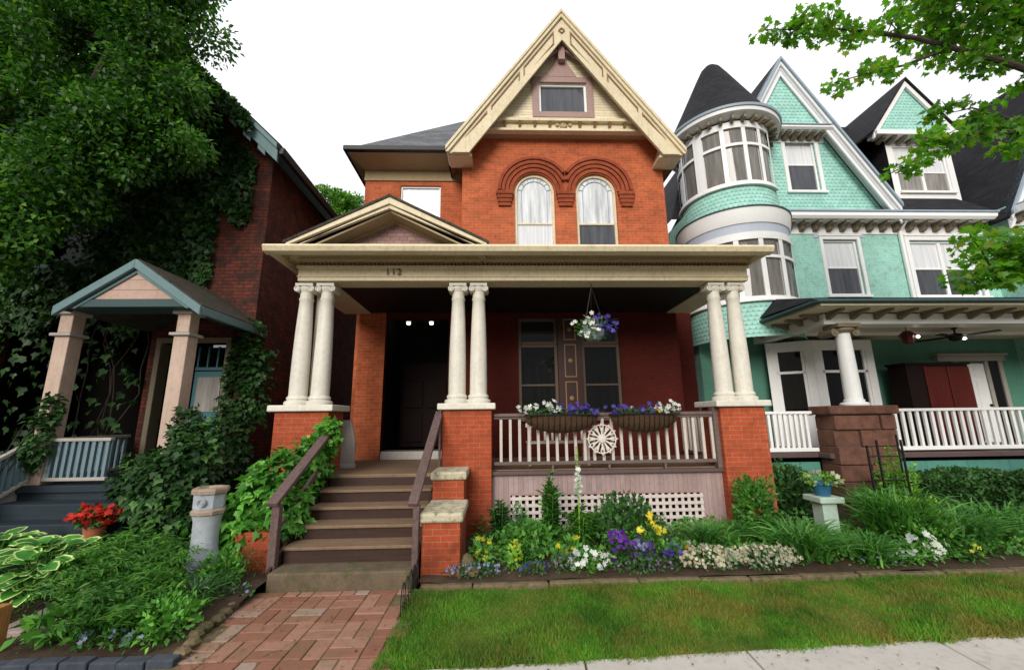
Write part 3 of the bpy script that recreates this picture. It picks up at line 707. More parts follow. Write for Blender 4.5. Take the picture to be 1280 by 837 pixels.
# --- stairs
st = thing('x','','') if False else None
TR = [(5.50,.20),(5.86,.40),(6.20,.575),(6.54,.75),(6.88,.935)]
sm = MB().box(-2.80,-1.06,5.50,5.90,-.05,.20).build('staircase', M['concstep'], H, bevel=.02)
zz = [.20,.40,.575,.75,.935,1.10]
for i,(y,z) in enumerate(TR[1:],1):
    sN = MB().box(-2.80,-1.06,y-.035,y+.36,z-.04,z).build('tread', M['tread'], sm, bevel=.008)
    MB().box(-2.79,-1.07,y,y+.02,zz[i-1],z-.04).build('riser', M['riser'], sm)
MB().box(-2.79,-1.07,7.22,7.24,.935,1.06).build('riser', M['riser'], sm)
for x in (-2.84,-1.05): MB().prism([(5.6,-.02),(7.28,-.02),(7.28,1.05),(7.2,1.05),(5.6,.2)],x-.02,x+.02,'x').build('stringer', M['riser'], sm)
m = MB(); m.bar((-2.80,7.34,1.97),(-2.88,5.62,.96),.15,.06); m.box(-2.90,-2.80,5.66,5.76,.15,.95); m.bar((-2.80,7.3,1.55),(-2.87,5.72,.58),.05,.08); m.build('handrail', M['rail'], H, bevel=.01)
m = MB(); m.bar((-1.03,7.34,2.12),(-1.10,5.60,.93),.13,.06); m.box(-1.10,-1.02,5.62,5.72,.05,.92); m.box(-1.02,-.985,7.22,7.3,1.1,2.15); m.build('handrail', M['rail'], H, bevel=.01)
for (x0,x1,y0,y1,zt) in ((-1.0,-.50,5.72,6.62,.69),(-1.01,-.53,6.62,7.29,1.09)):
    p = MB().box(x0,x1,y0,y1,-.05,zt).build('stair_pier', M['brickpier'], H, bevel=.015)
    MB().box(x0-.03,x1+.04,y0-.05,y1,zt,zt+.12).build('cap_stone', M['capmoss'], p, bevel=.03)
p = MB().box(-3.46,-2.92,5.88,7.28,-.05,.58).build('stair_pier', M['brickpier'], H, bevel=.02); p['label'] = 'red stair pier half buried in ivy'

# ------------------------------------------------------------------ things on and by the porch
for i,(x,y,l) in enumerate(((-2.32,10.45,'left of two small lit bulbs in the dark doorway'),(-1.73,10.45,'right of two small lit bulbs in the dark doorway'))):
    t = thing('ceiling_light', l, 'light', (x,y,4.52), 'lit bulbs in the doorway')
    MB().lathe([(0,0),(.06,0),(.06,-.03),(.04,-.04)],(x,y,4.519),14).build('fitting', M['metalwh'], t, True)
    MB().lathe([(.03,-.03),(.05,-.055),(.052,-.08),(.035,-.105),(0,-.115)],(x,y,4.519),14).build('bulb', M['bulb'], t, True)
def trough(x0, x1, label, fl):
    t = thing('window_box', label, 'planter', ((x0+x1)/2,7.28,1.75), 'coir window boxes hung on the porch railing')
    n = 14; m = MB(); L = x1-x0
    vs = []; fs = []
    for i in range(n+1):
        u = i/n; k = math.sin(math.pi*min(max(u,.02),.98))**.35; x = x0+L*u
        for j in range(7):
            a = math.pi*j/6; vs.append((x,7.26-.15*k*math.cos(a)*1.0,2.04-.30*k*math.sin(a)))
    for i in range(n):
        for j in range(6): fs.append((i*7+j,i*7+j+1,(i+1)*7+j+1,(i+1)*7+j))
    m.add(vs, fs); m.build('liner', M['wicker'], t, True)
    m = MB(); m.tube([(x0,7.1,2.05),(x1,7.1,2.05)],.012); m.tube([(x0,7.1,2.05),(x0,7.41,2.05)],.012); m.tube([(x1,7.1,2.05),(x1,7.41,2.05)],.012)
    for i in range(1,13):
        u = i/13; k = math.sin(math.pi*u)**.35; x = x0+L*u
        m.tube([(x,7.255-.162*k*math.cos(math.pi*j/6),2.045-.312*k*math.sin(math.pi*j/6)) for j in range(5)],.008,4)
    m.build('wire_rack', M['metalblk'], t)
    p = np.stack([rng.uniform(x0+.02,x1-.02,260), rng.uniform(7.1,7.4,260), rng.uniform(2.02,2.14,260)],1)
    leaves('foliage', p, rdir(260)+np.array([0,-.3,.6]), rdir(260)+np.array([0,-.5,.5]), rng.uniform(.04,.08,260), M['shrubdk'], t)
    for (nm,a,b,mat,n,sz) in fl:
        q = np.stack([rng.uniform(x0+L*a,x0+L*b,n), rng.uniform(7.06,7.36,n), 2.1+rng.uniform(0,.1,n)],1); flowers_on(t, nm, q, sz, M[mat], per=2)
trough(.47,1.72,'brown coir window box on the porch rail with white flowers at its left end',[('white_blossoms',0,.42,'pwhite',14,.13),('blue_blossoms',.45,1.0,'pblue',26,.11),('orange_blossoms',.38,.44,'porange',2,.09)])
trough(1.98,3.13,'brown coir window box on the porch rail with white flowers at its right end',[('blue_blossoms',0,.66,'pblue',24,.11),('white_blossoms',.68,1.0,'pwhite',13,.13),('orange_blossoms',.62,.7,'porange',2,.09),('yellow_blossoms',.3,.42,'pcream',2,.07)])
t = thing('hanging_basket', 'hanging basket of white and purple flowers on thin wires under the porch beam', 'flower basket', (1.80,7.5,3.42))
c = (1.80,7.5,3.42)
MB().lathe([(0,0),(.13,.0),(.2,.08),(.24,.18),(.225,.18),(.18,.1),(0,.05)],c,20).build('bowl', M['bluegrey'], t, True)
m = MB()
for a in (0,2.1,4.2): m.tube([(1.8+.23*math.sin(a),7.5+.23*math.cos(a),3.6),(1.8,7.5,4.46)],.006,4)
m.tube([(1.8,7.5,4.45),(1.8,7.5,4.53)],.008,5); m.build('hanger', M['metalblk'], t)
p, d = blob((1.8,7.5,3.63),(.32,.28,.17),420,.4,.15,3.4); leaves('foliage', p, d+np.array([0,0,.1]), d+np.array([0,-.2,.4]), rng.uniform(.05,.09,len(p)), M['shrub'], t)
q = np.stack([1.8+rng.uniform(-.36,.02,13), 7.28+rng.uniform(-.12,.1,13), 3.66+rng.uniform(-.2,.18,13)],1); flowers_on(t,'white_blossoms',q,.15,M['pwhite'],per=2)
q = np.stack([1.8+rng.uniform(.02,.36,22), 7.3+rng.uniform(-.12,.1,22), 3.68+rng.uniform(-.16,.16,22)],1); flowers_on(t,'purple_blossoms',q,.12,M['pblue'],per=2)
# sunburst
m = MB(); c = (1.82,7.37,1.63)
for k in range(12):
    a = 2*math.pi*k/12; r1 = .31 if k%2==0 else .27
    m.bar((c[0]+.06*math.cos(a),c[1],c[2]+.06*math.sin(a)),(c[0]+r1*.8*math.cos(a),c[1],c[2]+r1*.8*math.sin(a)),.03,.02,(0,1,0))
    for s in (-1,1):
        b = a+s*.14; m.bar((c[0]+.13*math.cos(a),c[1],c[2]+.13*math.sin(a)),(c[0]+.24*math.cos(b),c[1],c[2]+.24*math.sin(b)),.018,.016,(0,1,0)); m.bar((c[0]+.24*math.cos(b),c[1],c[2]+.24*math.sin(b)),(c[0]+.32*math.cos(a),c[1],c[2]+.32*math.sin(a)),.018,.016,(0,1,0))
m.arc(c[0],c[2],.265,.285,c[1]-.012,c[1]+.008,0,2*math.pi,36); m.lathe([(0,-.04),(.07,-.03),(.09,-.005),(.09,.02)],c,16,axis='y')
sb = m.build('sunburst_ornament', M['metalwh'], None, origin=(1.82,7.37,1.63)); sb.scale = (.88,1,.88); tag(sb, 'round white metal sunburst ornament hung on the porch balusters', 'ornament')
t = thing('wooden_bench', 'pale slatted bench on the porch behind the balusters', 'bench', (1.15,8.3,1.12))
m = MB()
for k in range(4): m.box(.55,1.75,8.05+.12*k,8.15+.12*k,1.52,1.55)
m.build('seat', M['baluster'], t)
m = MB(); m.box(.55,1.75,8.5,8.54,1.82,1.90)
for k in range(8): m.box(.62+k*.15,.66+k*.15,8.5,8.53,1.56,1.82)
m.build('backrest', M['baluster'], t)
for x in (.57,1.69):
    for y in (8.06,8.47): MB().box(x,x+.05,y,y+.05,1.12,1.52).build('leg', M['baluster'], t)
m = MB(); m.prism([(-3.14,1.12),(-2.70,1.12),(-2.70,1.62),(-2.80,2.0),(-3.10,2.02)],8.05,8.12); m.box(-3.16,-2.68,8.03,8.14,1.12,1.2)
tag(m.build('privacy_screen', M['softgrey'], None, bevel=.015, origin=(-2.9,8.08,1.12)), 'pale grey upright screen on the porch floor beside the left stair rail', 'screen')
# ------------------------------------------------------------------ the mint house on the right
def uv_cyl(o, c, slant=1.0):
    me = o.data; uvl = me.uv_layers[0]
    for p in me.polygons:
        ac = math.atan2(p.center.x-c[0], -(p.center.y-c[1]))
        for li in p.loop_indices:
            q = me.vertices[me.loops[li].vertex_index].co; a = math.atan2(q.x-c[0], -(q.y-c[1])) if math.hypot(q.x-c[0],q.y-c[1]) > .02 else ac
            if a-ac > math.pi: a -= 2*math.pi
            if a-ac < -math.pi: a += 2*math.pi
            uvl.data[li].uv = (a*1.5, q.z*slant)
G = thing('turreted_house', 'mint green house with a round corner turret, scalloped gables and dark roofs', 'house', (11,11.3,0))
YW = 11.3; T = (7.05,11.3,0)
GX, GZ, GS = 9.1, 13.06, 1.71
m = MB()
m.wall(8.1,15.1,4.2,8.0,YW,[(9.85,10.92,5.45,7.2),(12.55,14.55,5.4,7.18)],.12); m.quad((15.1,YW,0),(15.1,10.7,0),(15.1,10.7,8),(15.1,YW,8))
m.wall(15.1,21,0,8.0,10.7,[(16.2,17.6,5.4,7.3)],.12); m.quad((21,10.7,0),(21,18,0),(21,18,8),(21,10.7,8)); m.quad((5.72,YW+.003,0),(5.72,YW+.003,8.0),(5.72,18,8.0),(5.72,18,0))
m.build('wall', M['mint'], G, fix=False)
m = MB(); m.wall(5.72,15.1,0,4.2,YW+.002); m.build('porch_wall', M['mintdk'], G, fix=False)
m = MB(); m.wall(8.6,10.3,7.8,10.9,YW,[(9.15,10.12,8.82,10.72)],.12)
rk = lambda z: (GZ-z)/GS
m.quad((GX-rk(8),YW,8),(8.6,YW,8),(8.6,YW,10.9),(GX-rk(10.9),YW,10.9)); m.quad((10.3,YW,7.8),(GX+rk(7.8),YW,7.8),(GX+rk(10.9),YW,10.9),(10.3,YW,10.9)); m.quad((GX-rk(10.9),YW,10.9),(GX+rk(10.9),YW,10.9),(GX,YW,GZ))
m.quad((GX-rk(10.86),11.0,10.86),(GX+rk(10.86),11.0,10.86),(GX,11.0,GZ))
m.build('gable_shingles', M['mintsh'], G, fix=False)
MB().quad((15.2,10.68,7.9),(21,10.68,7.9),(18.2,10.68,12.9)).build('gable_shingles', M['mintsh'], G, fix=False)
window(G,9.85,10.92,5.45,7.2,YW,.12,'white','glasswh','glassmid',.06,trim=.1,name='window')
window(G,12.55,14.55,5.4,7.18,YW,.12,'white','glasswh','glassmid',.07,trim=.13,name='double_window',cmid=1)
window(G,9.15,10.12,8.82,10.72,YW,.12,'white','glasswh','glassmid',.06,trim=.12,name='window')
window(G,16.2,17.6,5.4,7.3,10.7,.12,'white','glasswh','glassmid',.07,trim=.13,name='double_window',cmid=1)
# cornices with brackets
def cornice(x0,x1,y,z,step,par,k=1.0):
    m = MB(); m.prism([(y-.40,z+.06*k),(y-.46,z+.14*k),(y-.44,z+.26*k),(y,z+.30*k),(y,z+.06*k)],x0,x1,'x'); m.box(x0,x1,y-.03,y,z-.26*k,z+.06*k)
    c = m.build('cornice', M['white'], par, bevel=.008)
    MB().box(x0,x1,y-.48,y-.0,z+.262*k,z+.32*k).build('gutter', M['bluegrey'], c, bevel=.01)
    b = MB().prism([(y-.03,z+.055*k),(y-.36,z+.055*k),(y-.36,z-.03*k),(y-.22,z-.07*k),(y-.16,z-.17*k),(y-.03,z-.20*k)],x0+.1,x0+.24,'x').build('bracket', M['bracket'], c, bevel=.012)
    n = int((x1-x0-.3)/step); rep(b, [(step*q,0,0) for q in range(1,n+1)])
cornice(8.2,15.1,YW,7.63,.42,G); cornice(7.6,10.45,YW,10.66,.27,G,.6); cornice(15.1,21,10.7,7.63,.42,G)
MB().box(9.6,11.15,YW-.02,YW+.02,7.26,7.37).build('frieze_panel', M['lilac'], G); MB().box(12.45,14.75,YW-.02,YW+.02,7.25,7.37).build('frieze_panel', M['lilac'], G)
# rakes
def rake(gx, gz, gs, y, t0, t1, s, par):
    def st(m, top, h, y0, y1): m.prism([(gx+s*t0,gz+top-t0*gs),(gx+s*t1,gz+top-t1*gs),(gx+s*t1,gz+top-h-t1*gs),(gx+s*t0,gz+top-h-t0*gs)],y0,y1)
    m = MB(); st(m,.12,.52,y-.06,y-.005); st(m,.10,.16,y-.14,y-.055); r = m.build('bargeboard', M['white'], par, bevel=.008)
    q = MB(); st(q,.22,.13,y-.20,y+.1); q.build('rake_edge', M['bluegrey'], r)
    q = MB(); st(q,-.12,.1,y-.066,y-.058); q.build('rake_stripe', M['lilac'], r)  # thin lilac stripe along the bargeboard face
rake(GX,GZ,GS,10.98,0,rk(7.95),1,G); rake(GX,GZ,GS,10.98,0,rk(10.75),-1,G)
rake(18.2,13.0,1.70,10.66,0,3.2,-1,G)
m = MB(); m.quad((GX,10.9,GZ+.08),(GX+rk(7.95),10.9,8.03),(GX+rk(7.95),YW-.001,8.03),(GX,YW-.001,GZ+.08)); m.build('gable_soffit', M['white'], G, fix=False)
m = MB()
def roofs(gx,gz,gs,t,y0,y1,th=.09):
    for s in (-1,1): m.prism([(gx,gz+.13),(gx+s*t,gz+.13-t*gs),(gx+s*t,gz+.13+th-t*gs),(gx,gz+.13+th)],y0,y1)
roofs(GX,GZ,GS,rk(8.0),10.86,14.0)
roofs(18.2,13.0,1.70,3.3,10.52,18)
m.quad((12.1,10.95,7.96),(15.3,10.95,7.96),(15.3,12.0,9.0),(11.5,12.0,9.0)); m.quad((11.5,12.0,9.0),(15.3,12.0,9.0),(15.3,13.9,13.2),(10.4,13.9,13.2)); m.quad((8.6,13.9,13.2),(15.3,13.9,13.2),(15.3,18,13.1),(8.6,18,13.1))
m.quad((5.6,12.0,8.2),(8.6,12.0,8.2),(8.6,14.6,12.2),(7.6,14.6,12.2)); m.quad((5.6,12.0,8.2),(7.6,14.6,12.2),(7.6,18,12.2),(5.6,18,8.2))
m.build('roof', M['slatedk'], G, fix=False)
# dormer
m = MB(); yd = 12.0
m.wall(13.25,15.5,8.7,11.2,yd,[(13.45,15.3,9.25,11.0)],.1); D = m.build('dormer', M['white'], G, fix=False)
MB().quad((13.25,yd,8.7),(13.25,yd,11.2),(13.25,14,11.2),(13.25,14,8.9)).build('dormer_cheek', M['slatedk'], D, fix=False); MB().quad((15.5,yd,8.7),(15.5,14,8.9),(15.5,14,11.2),(15.5,yd,11.2)).build('dormer_cheek', M['slatedk'], D, fix=False)
window(D,13.45,15.3,9.25,11.0,yd,.1,'white','glasswh','glassgr',.07,split=.42,name='double_window',cmid=1)
m = MB(); m.quad((12.75,yd-.2,11.28),(15.55,yd-.2,11.28),(14.12,yd-.2,13.2)); m.build('dormer_gable', M['mintsh'], D, fix=False)
m = MB(); m.box(12.65,15.65,yd-.4,yd,11.12,11.28); m.build('dormer_cornice', M['white'], D, bevel=.01)
m = MB()
for s in (-1,1): m.prism([(14.12,13.30),(14.12+s*1.5,13.30-1.5*1.36),(14.12+s*1.5,13.06-1.5*1.36),(14.12,13.06)],yd-.3,yd-.22)
m.build('dormer_bargeboard', M['white'], D, bevel=.008)
m = MB()
for s in (-1,1): m.prism([(14.12,13.32),(14.12+s*1.55,13.32-1.55*1.36),(14.12+s*1.55,13.40-1.55*1.36),(14.12,13.40)],yd-.36,15.5)
m.build('dormer_roof', M['slatedk'], D)
b = MB().prism([(yd-.02,11.12),(yd-.34,11.12),(yd-.3,11.06),(yd-.02,10.98)],12.9,13.03,'x').build('dormer_bracket', M['bracket'], D); rep(b, [(.36*k,0,0) for k in range(1,8)])
m = MB(); m.box(12.22,12.32,YW-.12,YW-.02,4.4,7.5); m.bar((12.27,YW-.07,7.45),(12.27,YW-.3,7.7),.1,.1); m.build('downspout', M['white'], G, bevel=.03)
# --- turret
def cyl(name, prof, mat, par, n=72, smooth=True, slant=1.0):
    o = MB().lathe(prof, T, n).build(name, M[mat], par, smooth); uv_cyl(o, T, slant); return o
TU = cyl('turret', [(1.33,7.5),(1.31,7.9),(1.29,8.22)], 'mintsh', G)
cyl('turret_roof', [(1.64,10.5),(1.40,10.85),(1.12,11.42),(.80,12.09),(.50,12.72),(.31,13.10),(.17,13.26),(0,13.31)], 'slatedk', TU, slant=1.2)
cyl('turret_eave', [(1.30,10.28),(1.42,10.29),(1.56,10.31),(1.62,10.34),(1.64,10.48),(1.46,10.52)], 'white', TU)
cyl('eave_gutter', [(1.61,10.44),(1.67,10.45),(1.68,10.52),(1.60,10.53)], 'bluegrey', TU)
cyl('turret_flare', [(1.40,7.02),(1.46,7.04),(1.50,7.2),(1.52,7.4),(1.53,7.46),(1.33,7.5)], 'white', TU)
cyl('flare_edge', [(1.50,7.455),(1.55,7.46),(1.55,7.50),(1.33,7.53)], 'tealdk', TU)
cyl('lower_frieze', [(1.42,6.72),(1.43,7.03),(1.36,7.04)], 'lilac', TU)
cyl('lower_band', [(1.46,3.95),(1.44,4.3),(1.42,4.88)], 'mintsh', TU)
b = MB(); b.box(-.045,.045,-.24,0,-.13,0); b = b.build('turret_bracket', M['bracket'], TU, bevel=.012)
first = True
for k in range(17):
    a = R(-112+k*12.0); c = b if first else b.copy()
    if not first: col.objects.link(c)
    first = False; c.location = (T[0]+1.30*math.sin(a), T[1]-1.30*math.cos(a), 10.29); c.rotation_euler = (0,0,a)
def bay(R0, z0, z1, zt, panes, nm, arcs):
    m = MB()
    def ring(a0,a1,r0,r1,za,zb):
        n = max(2,int(abs(a1-a0)/5)); m.lathe([(r0,za),(r1,za),(r1,zb),(r0,zb),(r0,za)],T,n,R(a0),R(a1))
    A0,A1 = panes[0][0]-6, panes[-1][1]+5
    ring(A0,A1,R0-.06,R0+.035,z0,z0+.09); ring(A0,A1,R0-.06,R0+.08,z0-.05,z0); ring(A0,A1,R0-.06,R0+.02,z1-.08,z1+.12); ring(A0,A1,R0-.06,R0+.015,zt,zt+.08)
    pr = A0
    for p in panes+[(A1,None)]:
        ring(pr,p[0],R0-.06,R0+.01+(.02 if p[0]-pr > 8 else 0),z0+.09,z1-.08); pr = p[1]
    w = m.build(nm, M['white'], TU, bevel=0)
    for a0,a1 in panes:
        for za,zb,pn in ((z0+.09,zt,'pane'),(zt+.08,z1-.08,'transom_pane')):
            MB().lathe([(R0-.04,za),(R0-.04,zb)],T,max(2,int((a1-a0)/5)),R(a0),R(a1)).build(pn, M['glasstan'], w, True)
PA = [(-112,-90),(-86,-64),(-52,-31),(-26,-6),(-1,15),(20,36)]
bay(1.30,8.26,10.10,9.46,PA,'turret_window',None)
bay(1.43,4.92,6.66,6.05,[(-110,-88),(-84,-62),(-52,-31),(-26,-7),(-2,16),(22,42),(47,64)],'lower_turret_window',None)
# --- ground floor bay under the turret
BP = [(6.6,10.9),(7.42,11.0),(8.35,10.5),(9.98,10.5),(10.72,11.28)]
m = MB()
pan = []
for (ax,ay),(bx,by) in zip(BP[1:],BP[2:]):
    a = Vector((ax,ay,0)); b = Vector((bx,by,0)); d = (b-a); L = d.length; d.normalize(); n = Vector((d.y,-d.x,0))
    def seg(t0,t1,z0,z1,off=.0,th=.08):
        p = a+d*t0+n*off; q = a+d*t1+n*off; m.add([(*p.xy,z0),(*q.xy,z0),(*(q-n*th).xy,z0),(*(p-n*th).xy,z0),(*p.xy,z1),(*q.xy,z1),(*(q-n*th).xy,z1),(*(p-n*th).xy,z1)],[(0,1,2,3),(7,6,5,4),(0,4,5,1),(1,5,6,2),(2,6,7,3),(3,7,4,0)])
    seg(0,.2,1.2,3.95,.02); seg(L-.2,L,1.2,3.95,.02); seg(.2,L-.2,3.68,3.95,.02); seg(.2,L-.2,1.2,2.0,.012); seg(.2,L-.2,2.0,2.08,.06); seg(.2,L-.2,3.08,3.15,0)
    seg(.2,.27,2.08,3.68,0); seg(L-.27,L-.2,2.08,3.68,0)
    pan.append([a+d*.2-n*.05, a+d*(L-.2)-n*.05])
bw = m.build('bay_window', M['white'], G, bevel=.008)
for p,q in pan: MB().quad((*p.xy,2.08),(*q.xy,2.08),(*q.xy,3.68),(*p.xy,3.68)).build('pane', M['glassdk'], bw, fix=False)
# --- porch
m = MB(); m.box(6.9,18,8.62,YW-.001,1.1,1.2); m.box(5.6,6.9,8.95,10.8,1.1,1.2); m.build('porch_floor', M['mauvedk'], G, bevel=.01)
m = MB(); m.box(8.36,18,8.70,8.74,.55,1.02); m.box(5.6,6.96,9.03,9.06,.62,1.0); m.build('porch_skirt', M['skirtgrn'], G)
m = MB(); m.box(8.36,18,8.8,8.82,-.05,.55); m.box(5.6,6.66,9.1,9.12,-.05,.62); m.build('crawl_space_shade', M['dark'], G)  # near-black sheets painted as the shade under the porch
m = MB(); x = 8.4
while x < 13: m.bar((x,8.72,.1),(x+.42,8.72,.52),.05,.012,(0,1,0)); m.bar((x+.42,8.735,.1),(x,8.735,.52),.05,.012,(0,1,0)); x += .14
m.build('lattice_panel', M['white'], G)
# rough sandstone pier in courses
m = MB(); z = -.05; rr = random.Random(3)
for hgt in (.34,.36,.33,.36,.34,.30):
    x = 6.98
    cuts = sorted(rr.uniform(7.25,8.1) for _ in range(2 if rr.random()>.4 else 1)); cuts = [6.98]+[c for c in cuts]+[8.32]
    for a,b in zip(cuts,cuts[1:]): 
        o = rr.uniform(-.03,.05); m.box(a+.008,b-.008,8.52-o,9.02,z+.008,z+hgt-.008)
    z += hgt
pr = m.build('stone_pier', M['sandst'], G, bevel=.035)
MB().box(7.0,8.30,8.55,9.0,-.05,2.0).build('pier_mortar', M['mauvedk'], pr)
MB().box(6.90,8.40,8.45,9.08,2.0,2.18).build('pier_cap', M['sandst'], pr, bevel=.03)
c = MB().lathe([(.165,.12),(.165,.3),(.158,.8),(.145,1.4),(.137,1.62),(.147,1.64),(.147,1.66),(.135,1.67),(.135,1.74)],(7.76,8.8,2.18),26).build('column', M['white'], G, True)
MB().lathe([(0,0),(.26,0),(.27,.03),(.235,.07),(.185,.08),(.195,.12),(.166,.14)],(7.76,8.8,2.182),26).build('base', M['white'], c, True)
q = MB(); q.box(7.5,8.02,8.58,9.02,3.9,3.979); q.lathe([(.16,0),(.22,.06),(.22,.1)],(7.76,8.8,3.78),20)
for s in (-1,1): q.lathe([(0,-.22),(.04,-.22),(.05,-.2),(.09,-.2),(.09,.2),(.05,.22),(0,.22)],(7.76+s*.24,8.9,3.80),14,axis='y')
q.build('capital', M['bracket'], c, True)
m = MB(); m.box(7.3,18,8.7,9.1,3.98,4.22); m.box(7.3,7.6,9.1,YW-.002,3.98,4.22); m.build('porch_beam', M['white'], G, bevel=.012)
m = MB(); m.box(7.6,18,9.1,YW-.002,4.1,4.16); m.build('porch_ceiling', M['siding'], G)
m = MB(); m.box(7.6,18,10.2,10.28,4.02,4.1); m.build('ceiling_beam', M['white'], G)
m = MB(); m.box(6.75,18,8.05,8.7,4.24,4.28); m.box(6.75,7.3,8.7,YW-.002,4.24,4.28); m.build('eave_soffit', M['siding'], G)
m = MB(); m.prism([(8.0,4.28),(7.95,4.30),(7.96,4.35),(8.08,4.40),(8.08,4.28)],6.62,18,'x'); m.prism([(6.70,4.28),(6.63,4.30),(6.64,4.36),(6.76,4.39),(6.76,4.28)],8.08,YW-.003); m.build('porch_gutter', M['tealdk'], G, bevel=.01)
m = MB(); m.quad((6.66,7.98,4.38),(18,7.98,4.38),(18,YW,5.3),(7.4,YW,5.3)); m.quad((6.66,7.98,4.38),(7.4,YW,5.3),(6.66,YW,4.47)); m.build('porch_roof', M['slatedk'], G, fix=False)
b = MB().prism([(8.69,4.24),(8.25,4.24),(8.27,4.19),(8.45,4.16),(8.69,4.07)],7.35,7.45,'x').build('rafter_bracket', M['bracket'], G, bevel=.01); rep(b, [(.55*k,0,0) for k in range(1,18)])
b = MB().prism([(7.29,4.24),(6.90,4.24),(6.92,4.19),(7.08,4.16),(7.29,4.07)],8.8,8.92).build('rafter_bracket', M['bracket'], G, bevel=.01); rep(b, [(0,.5*k,0) for k in range(1,5)])
def railing(x0,x1,y,par,step=.15,z0=1.24,z1=2.05,w=.06,mat='white'):
    m = MB(); m.box(x0,x1,y-.05,y+.05,z1,z1+.06); m.box(x0,x1,y-.04,y+.04,z0,z0+.08); m.box(x0-.01,x0+.035,y-.035,y+.035,z0-.02,z1+.01); r = m.build('railing', M[mat], par, bevel=.008)
    b = MB().box(x0+.05,x0+.05+w,y-.025,y+.025,z0+.08,z1).build('baluster', M[mat], r, bevel=.005)
    rep(b, [(step*k,0,0) for k in range(1,int((x1-x0-.1)/step))])
railing(8.33,13.4,8.76,G,.165); railing(5.62,6.96,9.02,G,.12,1.22,2.02)
m = MB(); m.box(13.15,13.92,YW-.05,YW-.001,1.2,3.38)
for a in (13.22,13.58):
    for z0,z1 in ((1.35,1.95),(2.1,2.9),(3.0,3.28)): m.box(a,a+.27,YW-.065,YW-.05,z0,z1)
dr = m.build('front_door', M['white'], G, bevel=.008); MB().lathe([(0,-.06),(.04,-.05),(.04,-.02),(.02,0)],(13.84,YW-.05,2.2),10,axis='y').build('handle', M['metalblk'], dr, True)
m = MB(); m.box(13.0,13.14,YW-.09,YW-.003,1.2,3.45); m.box(13.93,14.03,YW-.09,YW-.003,1.2,3.45); m.box(14.34,14.46,YW-.09,YW-.003,1.2,3.45); m.box(12.5,14.5,YW-.14,YW-.003,3.45,3.6); m.box(12.45,14.55,YW-.2,YW-.003,3.6,3.66); df = m.build('door_frame', M['softgrey'], G, bevel=.008)
MB().box(14.03,14.34,YW-.05,YW-.004,1.2,3.45).build('sidelight', M['glassdk'], df)
t = thing('porch_cupboard', 'tall dark red double-doored cupboard standing on the mint house porch', 'cupboard', (11.6,10.4,1.2))
m = MB(); m.box(10.75,12.45,10.42,10.95,1.2,3.26); m.box(10.7,12.5,10.38,10.97,3.26,3.32); m.build('carcass', M['doorred'], t, bevel=.01)
for a in (11.2,11.83): MB().box(a,a+.6,10.38,10.42,1.28,3.2).build('door', M['redwood'], t, bevel=.01)
t = thing('ceiling_fan', 'dark ceiling fan with a small lit bulb under the mint house porch roof', 'fan', (11.46,9.7,4.1)); c = (11.46,9.7,4.1)
MB().lathe([(0,0),(.06,0),(.05,-.04),(.02,-.05),(.02,-.14),(.12,-.16),(.15,-.22),(.12,-.3),(.06,-.34),(0,-.34)],(c[0],c[1],c[2]-.001),16).build('motor', M['metalblk'], t, True)
for k in range(4):
    a = k*math.pi/2+.35; d = Vector((math.cos(a),math.sin(a),0)); MB().bar(Vector(c)+d*.13+Vector((0,0,-.22)), Vector(c)+d*.78+Vector((0,0,-.22)), .14,.015,(.1,.1,1)).build('blade', M['metalblk'] if k!=0 else M['softgrey'], t)
MB().lathe([(0,-.05),(.04,-.03),(.04,.0),(0,.02)],(c[0]+.1,c[1]-.1,c[2]-.28),10).build('bulb', M['bulb'], t, True)
t = thing('porch_lantern', 'dark red hanging lantern with a lit bulb under the mint house porch roof', 'lantern', (10.0,9.5,4.1)); c = (10.0,9.5,4.1)
m = MB(); m.tube([(10,9.5,4.099),(10,9.5,3.98)],.012,6); m.lathe([(0,.0),(.06,-.01),(.16,-.1),(.17,-.13),(.14,-.13),(.10,-.3),(.05,-.33),(0,-.33)],(10,9.5,3.99),8); m.build('shade', M['ironlamp'], t)
MB().lathe([(0,-.05),(.035,-.02),(.035,.01),(0,.04)],(10.12,9.36,3.82),10).build('bulb', M['bulb'], t, True)

# ------------------------------------------------------------------ the ivy-clad house on the left
L = thing('ivy_clad_house', 'dark brick house half hidden by ivy, with a teal-trimmed gable and small pink-posted porch', 'house', (-8.9,8.3,0))
YL = 8.3; LX = -4.95; PX, PZ, LS = -7.75, 10.62, .985
m = MB(); m.wall(-10.55,LX,0,7.4,YL,[(-6.72,-5.42,1.12,3.55),(-9.9,-6.95,.5,4.1),(-9.6,-8.4,5.2,7.1)],.2); m.quad((-10.55,YL,7.4),(LX,YL,7.4),(LX,YL,7.86),(PX,YL,PZ),(-10.55,YL,7.86))  # wide lower left opening is made up, to make the wall there dark
m.quad((LX,YL,0),(LX,19,0),(LX,19,7.7),(LX,YL,7.7)); m.build('wall', M['brickold'], L, fix=False)
window(L,-9.6,-8.4,5.2,7.1,YL,.2,'teal','glassdk','glassdk',.08,name='window')
m = MB()
for s in (-1,1): m.prism([(PX,PZ+.1),(PX+s*3.18,PZ+.1-3.18*LS),(PX+s*3.18,PZ+.24-3.18*LS),(PX,PZ+.24)],7.82,19)
m.build('roof', M['slatedk'], L)
